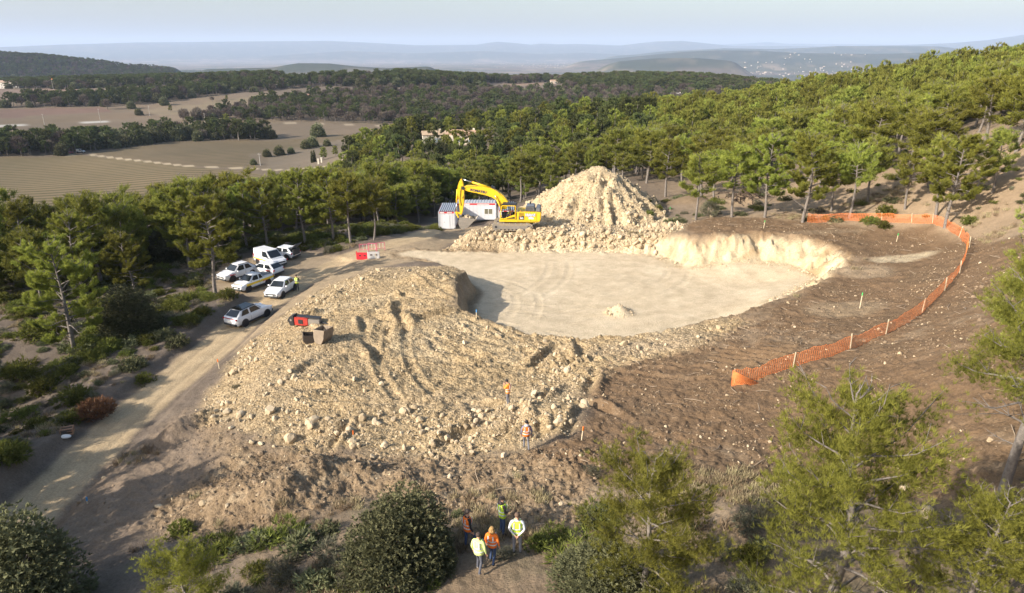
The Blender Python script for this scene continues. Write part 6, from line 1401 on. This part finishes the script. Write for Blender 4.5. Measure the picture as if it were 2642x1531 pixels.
    if vest:
        vc, kind = vest; vm = paint('vest_%d_%d' % (vc[0] * 99, vc[1] * 99), vc, .7, 0, .06, 6); rm = paint('reflective', (.62, .64, .68), .3, .1, .02)
        rings = [(.84, .185, .135), (.95, .185, .138), (1.10, .178, .135), (1.25, .200, .148), (1.36, .215, .150), (1.44, .175, .125), (1.475, .11, .09)]
        def shell(z0, z1, sc_, nm2, mt_):
            V = []; F = []; zs = np.linspace(z0, z1, 9 if z1 - z0 > .2 else 2); nn = 18
            for z in zs:
                a_ = np.interp(z, [r[0] for r in rings], [r[1] for r in rings]) * sc_; b_ = np.interp(z, [r[0] for r in rings], [r[2] for r in rings]) * sc_
                for q in range(nn): th = 2 * math.pi * q / nn; V.append(sp(a_ * math.cos(th), b_ * math.sin(th) + .005, z))
            for i in range(len(zs) - 1):
                for q in range(nn): F.append((i * nn + q, i * nn + (q + 1) % nn, (i + 1) * nn + (q + 1) % nn, (i + 1) * nn + q))
            m2 = bpy.data.meshes.new(nm2); m2.from_pydata(V, [], F); m2.materials.append(mt_); m2.polygons.foreach_set('use_smooth', [True] * len(F)); o = link(nm2, m2, e); so = o.modifiers.new('t', 'SOLIDIFY'); so.thickness = .012; return o
        v = shell(.86, 1.47, 1.04, 'vest' if kind == 'vest' else 'jacket_body', vm)
        shell(.98, 1.03, 1.10, 'reflective_band', rm); shell(1.13, 1.18, 1.10, 'reflective_band', rm)
        for s_ in (-1, 1):
            B().box(sp(s_ * .10, -.148, 1.30), (.045, .02, .26)).build('reflective_brace', rm, e); B().box(sp(s_ * .10, .155, 1.30), (.045, .02, .26)).build('reflective_brace', rm, e)
    if extra: extra(e, N)
    return e
STAND = dict(armL=((-.27, -.02, 1.14), (-.27, .08, .90)), armR=((.27, -.02, 1.14), (.27, .08, .90)), legL=((-.11, .02, .49), (-.12, -.02, .09), (-.14, .15, .035)), legR=((.11, .02, .49), (.12, -.02, .09), (.14, .15, .035)))
WALK = dict(STAND, legL=((-.10, .16, .52), (-.11, .10, .11), (-.12, .27, .05)), legR=((.10, .02, .48), (.11, -.20, .12), (.12, -.05, .03)))
ORG = (.90, .20, .02); YG = (.62, .85, .06); JEAN = (.045, .075, .16); GRY = (.16, .16, .18); BLK = (.02, .02, .024); SHOE = (.05, .04, .035)
BACKH = dict(STAND, armL=((-.28, -.10, 1.16), (-.07, -.19, .96)), armR=((.28, -.10, 1.16), (.07, -.19, .96)))
FRONTH = dict(STAND, armL=((-.28, .02, 1.15), (-.10, .22, 1.08)), armR=((.28, .02, 1.15), (.10, .22, 1.08)))
STEPP = dict(WALK, legR=((.12, .26, .58), (.13, .22, .20), (.14, .38, .15)), legL=((-.10, .0, .48), (-.11, -.04, .09), (-.12, .12, .035)))
person(1207, 1417, 'man in orange vest and jeans stepping right beside the dense holm oak', STEPP, (BLK, JEAN, SHOE), R(-55), 1.78, ((.10, .075, .06), 'short'), (ORG, 'vest'))
person(1296, 1382, 'man in dark hooded jacket and yellow vest standing furthest up in the group', dict(FRONTH, hood=(.06, .045, .05)), ((.06, .045, .05), JEAN, SHOE), R(-65), 1.82, ((.07, .05, .04), 'short'), (YG, 'vest'))
person(1334, 1432, 'man in yellow vest over white sleeves with hands clasped behind his back', BACKH, ((.62, .62, .64), (.22, .22, .25), BLK), R(-5), 1.86, ((.14, .09, .06), 'short'), (YG, 'vest'))
person(1270, 1458, 'woman with loose blonde hair in a bright orange jacket', WALK, (ORG, JEAN, SHOE), R(-20), 1.66, ((.42, .25, .09), 'long'), (ORG, 'jacket'))
person(1236, 1480, 'man in yellow and white high visibility jacket nearest the bottom of the picture', WALK, ((.70, .82, .30), (.09, .095, .12), (.4, .38, .36)), R(-25), 1.76, ((.06, .04, .03), 'short'), ((.78, .88, .32), 'jacket'))
def staff(e, N): w = Vector(N['paL']); B().cyl((w.x, w.y, w.z + .25), (w.x - .02, w.y + .05, .02), .016, 6).build('stick', PEGW, e)
person(1358, 1163, 'worker in orange vest and black beanie walking up the small rubble mound', dict(WALK, hood=(.45, .45, .48)), ((.20, .19, .26), GRY, BLK), R(5), 1.76, (BLK, 'beanie'), (ORG, 'vest'), extra=staff)
person(1311, 1047, 'worker in orange jacket and black beanie looking down on the stony fill', dict(STAND, bow=.6, armL=((-.26, .14, 1.22), (-.10, .22, 1.42)), armR=((.27, .04, 1.16), (.22, .18, 1.0))), ((.95, .33, .05), GRY, (.3, .27, .22)), R(70), 1.78, (BLK, 'beanie'), ((.95, .30, .04), 'jacket'))
person(768, 752, 'person in yellow vest and black trousers standing beside the white crossover', FRONTH, (BLK, (.03, .03, .035), (.2, .16, .1)), R(178), 1.78, ((.05, .035, .03), 'short'), (YG, 'vest'))
SIT = dict(armL=((-.26, .14, 1.20), (-.22, .36, 1.10)), armR=((.26, .14, 1.20), (.22, .36, 1.10)), legL=((-.12, .42, .92), (-.12, .50, .52), (-.12, .64, .46)), legR=((.12, .42, .92), (.12, .50, .52), (.12, .64, .46)))
oo = Matrix.Translation(EXL) @ Matrix.Rotation(R(-4), 4, 'Z') @ Vector((-.28, -.93, .92))
person(0, 0, 'operator in orange vest seated inside the yellow excavator cab', SIT, ((.55, .6, .1), GRY, BLK), R(86), 1.74, ((.05, .035, .03), 'short'), (ORG, 'vest'), loc=tuple(oo))
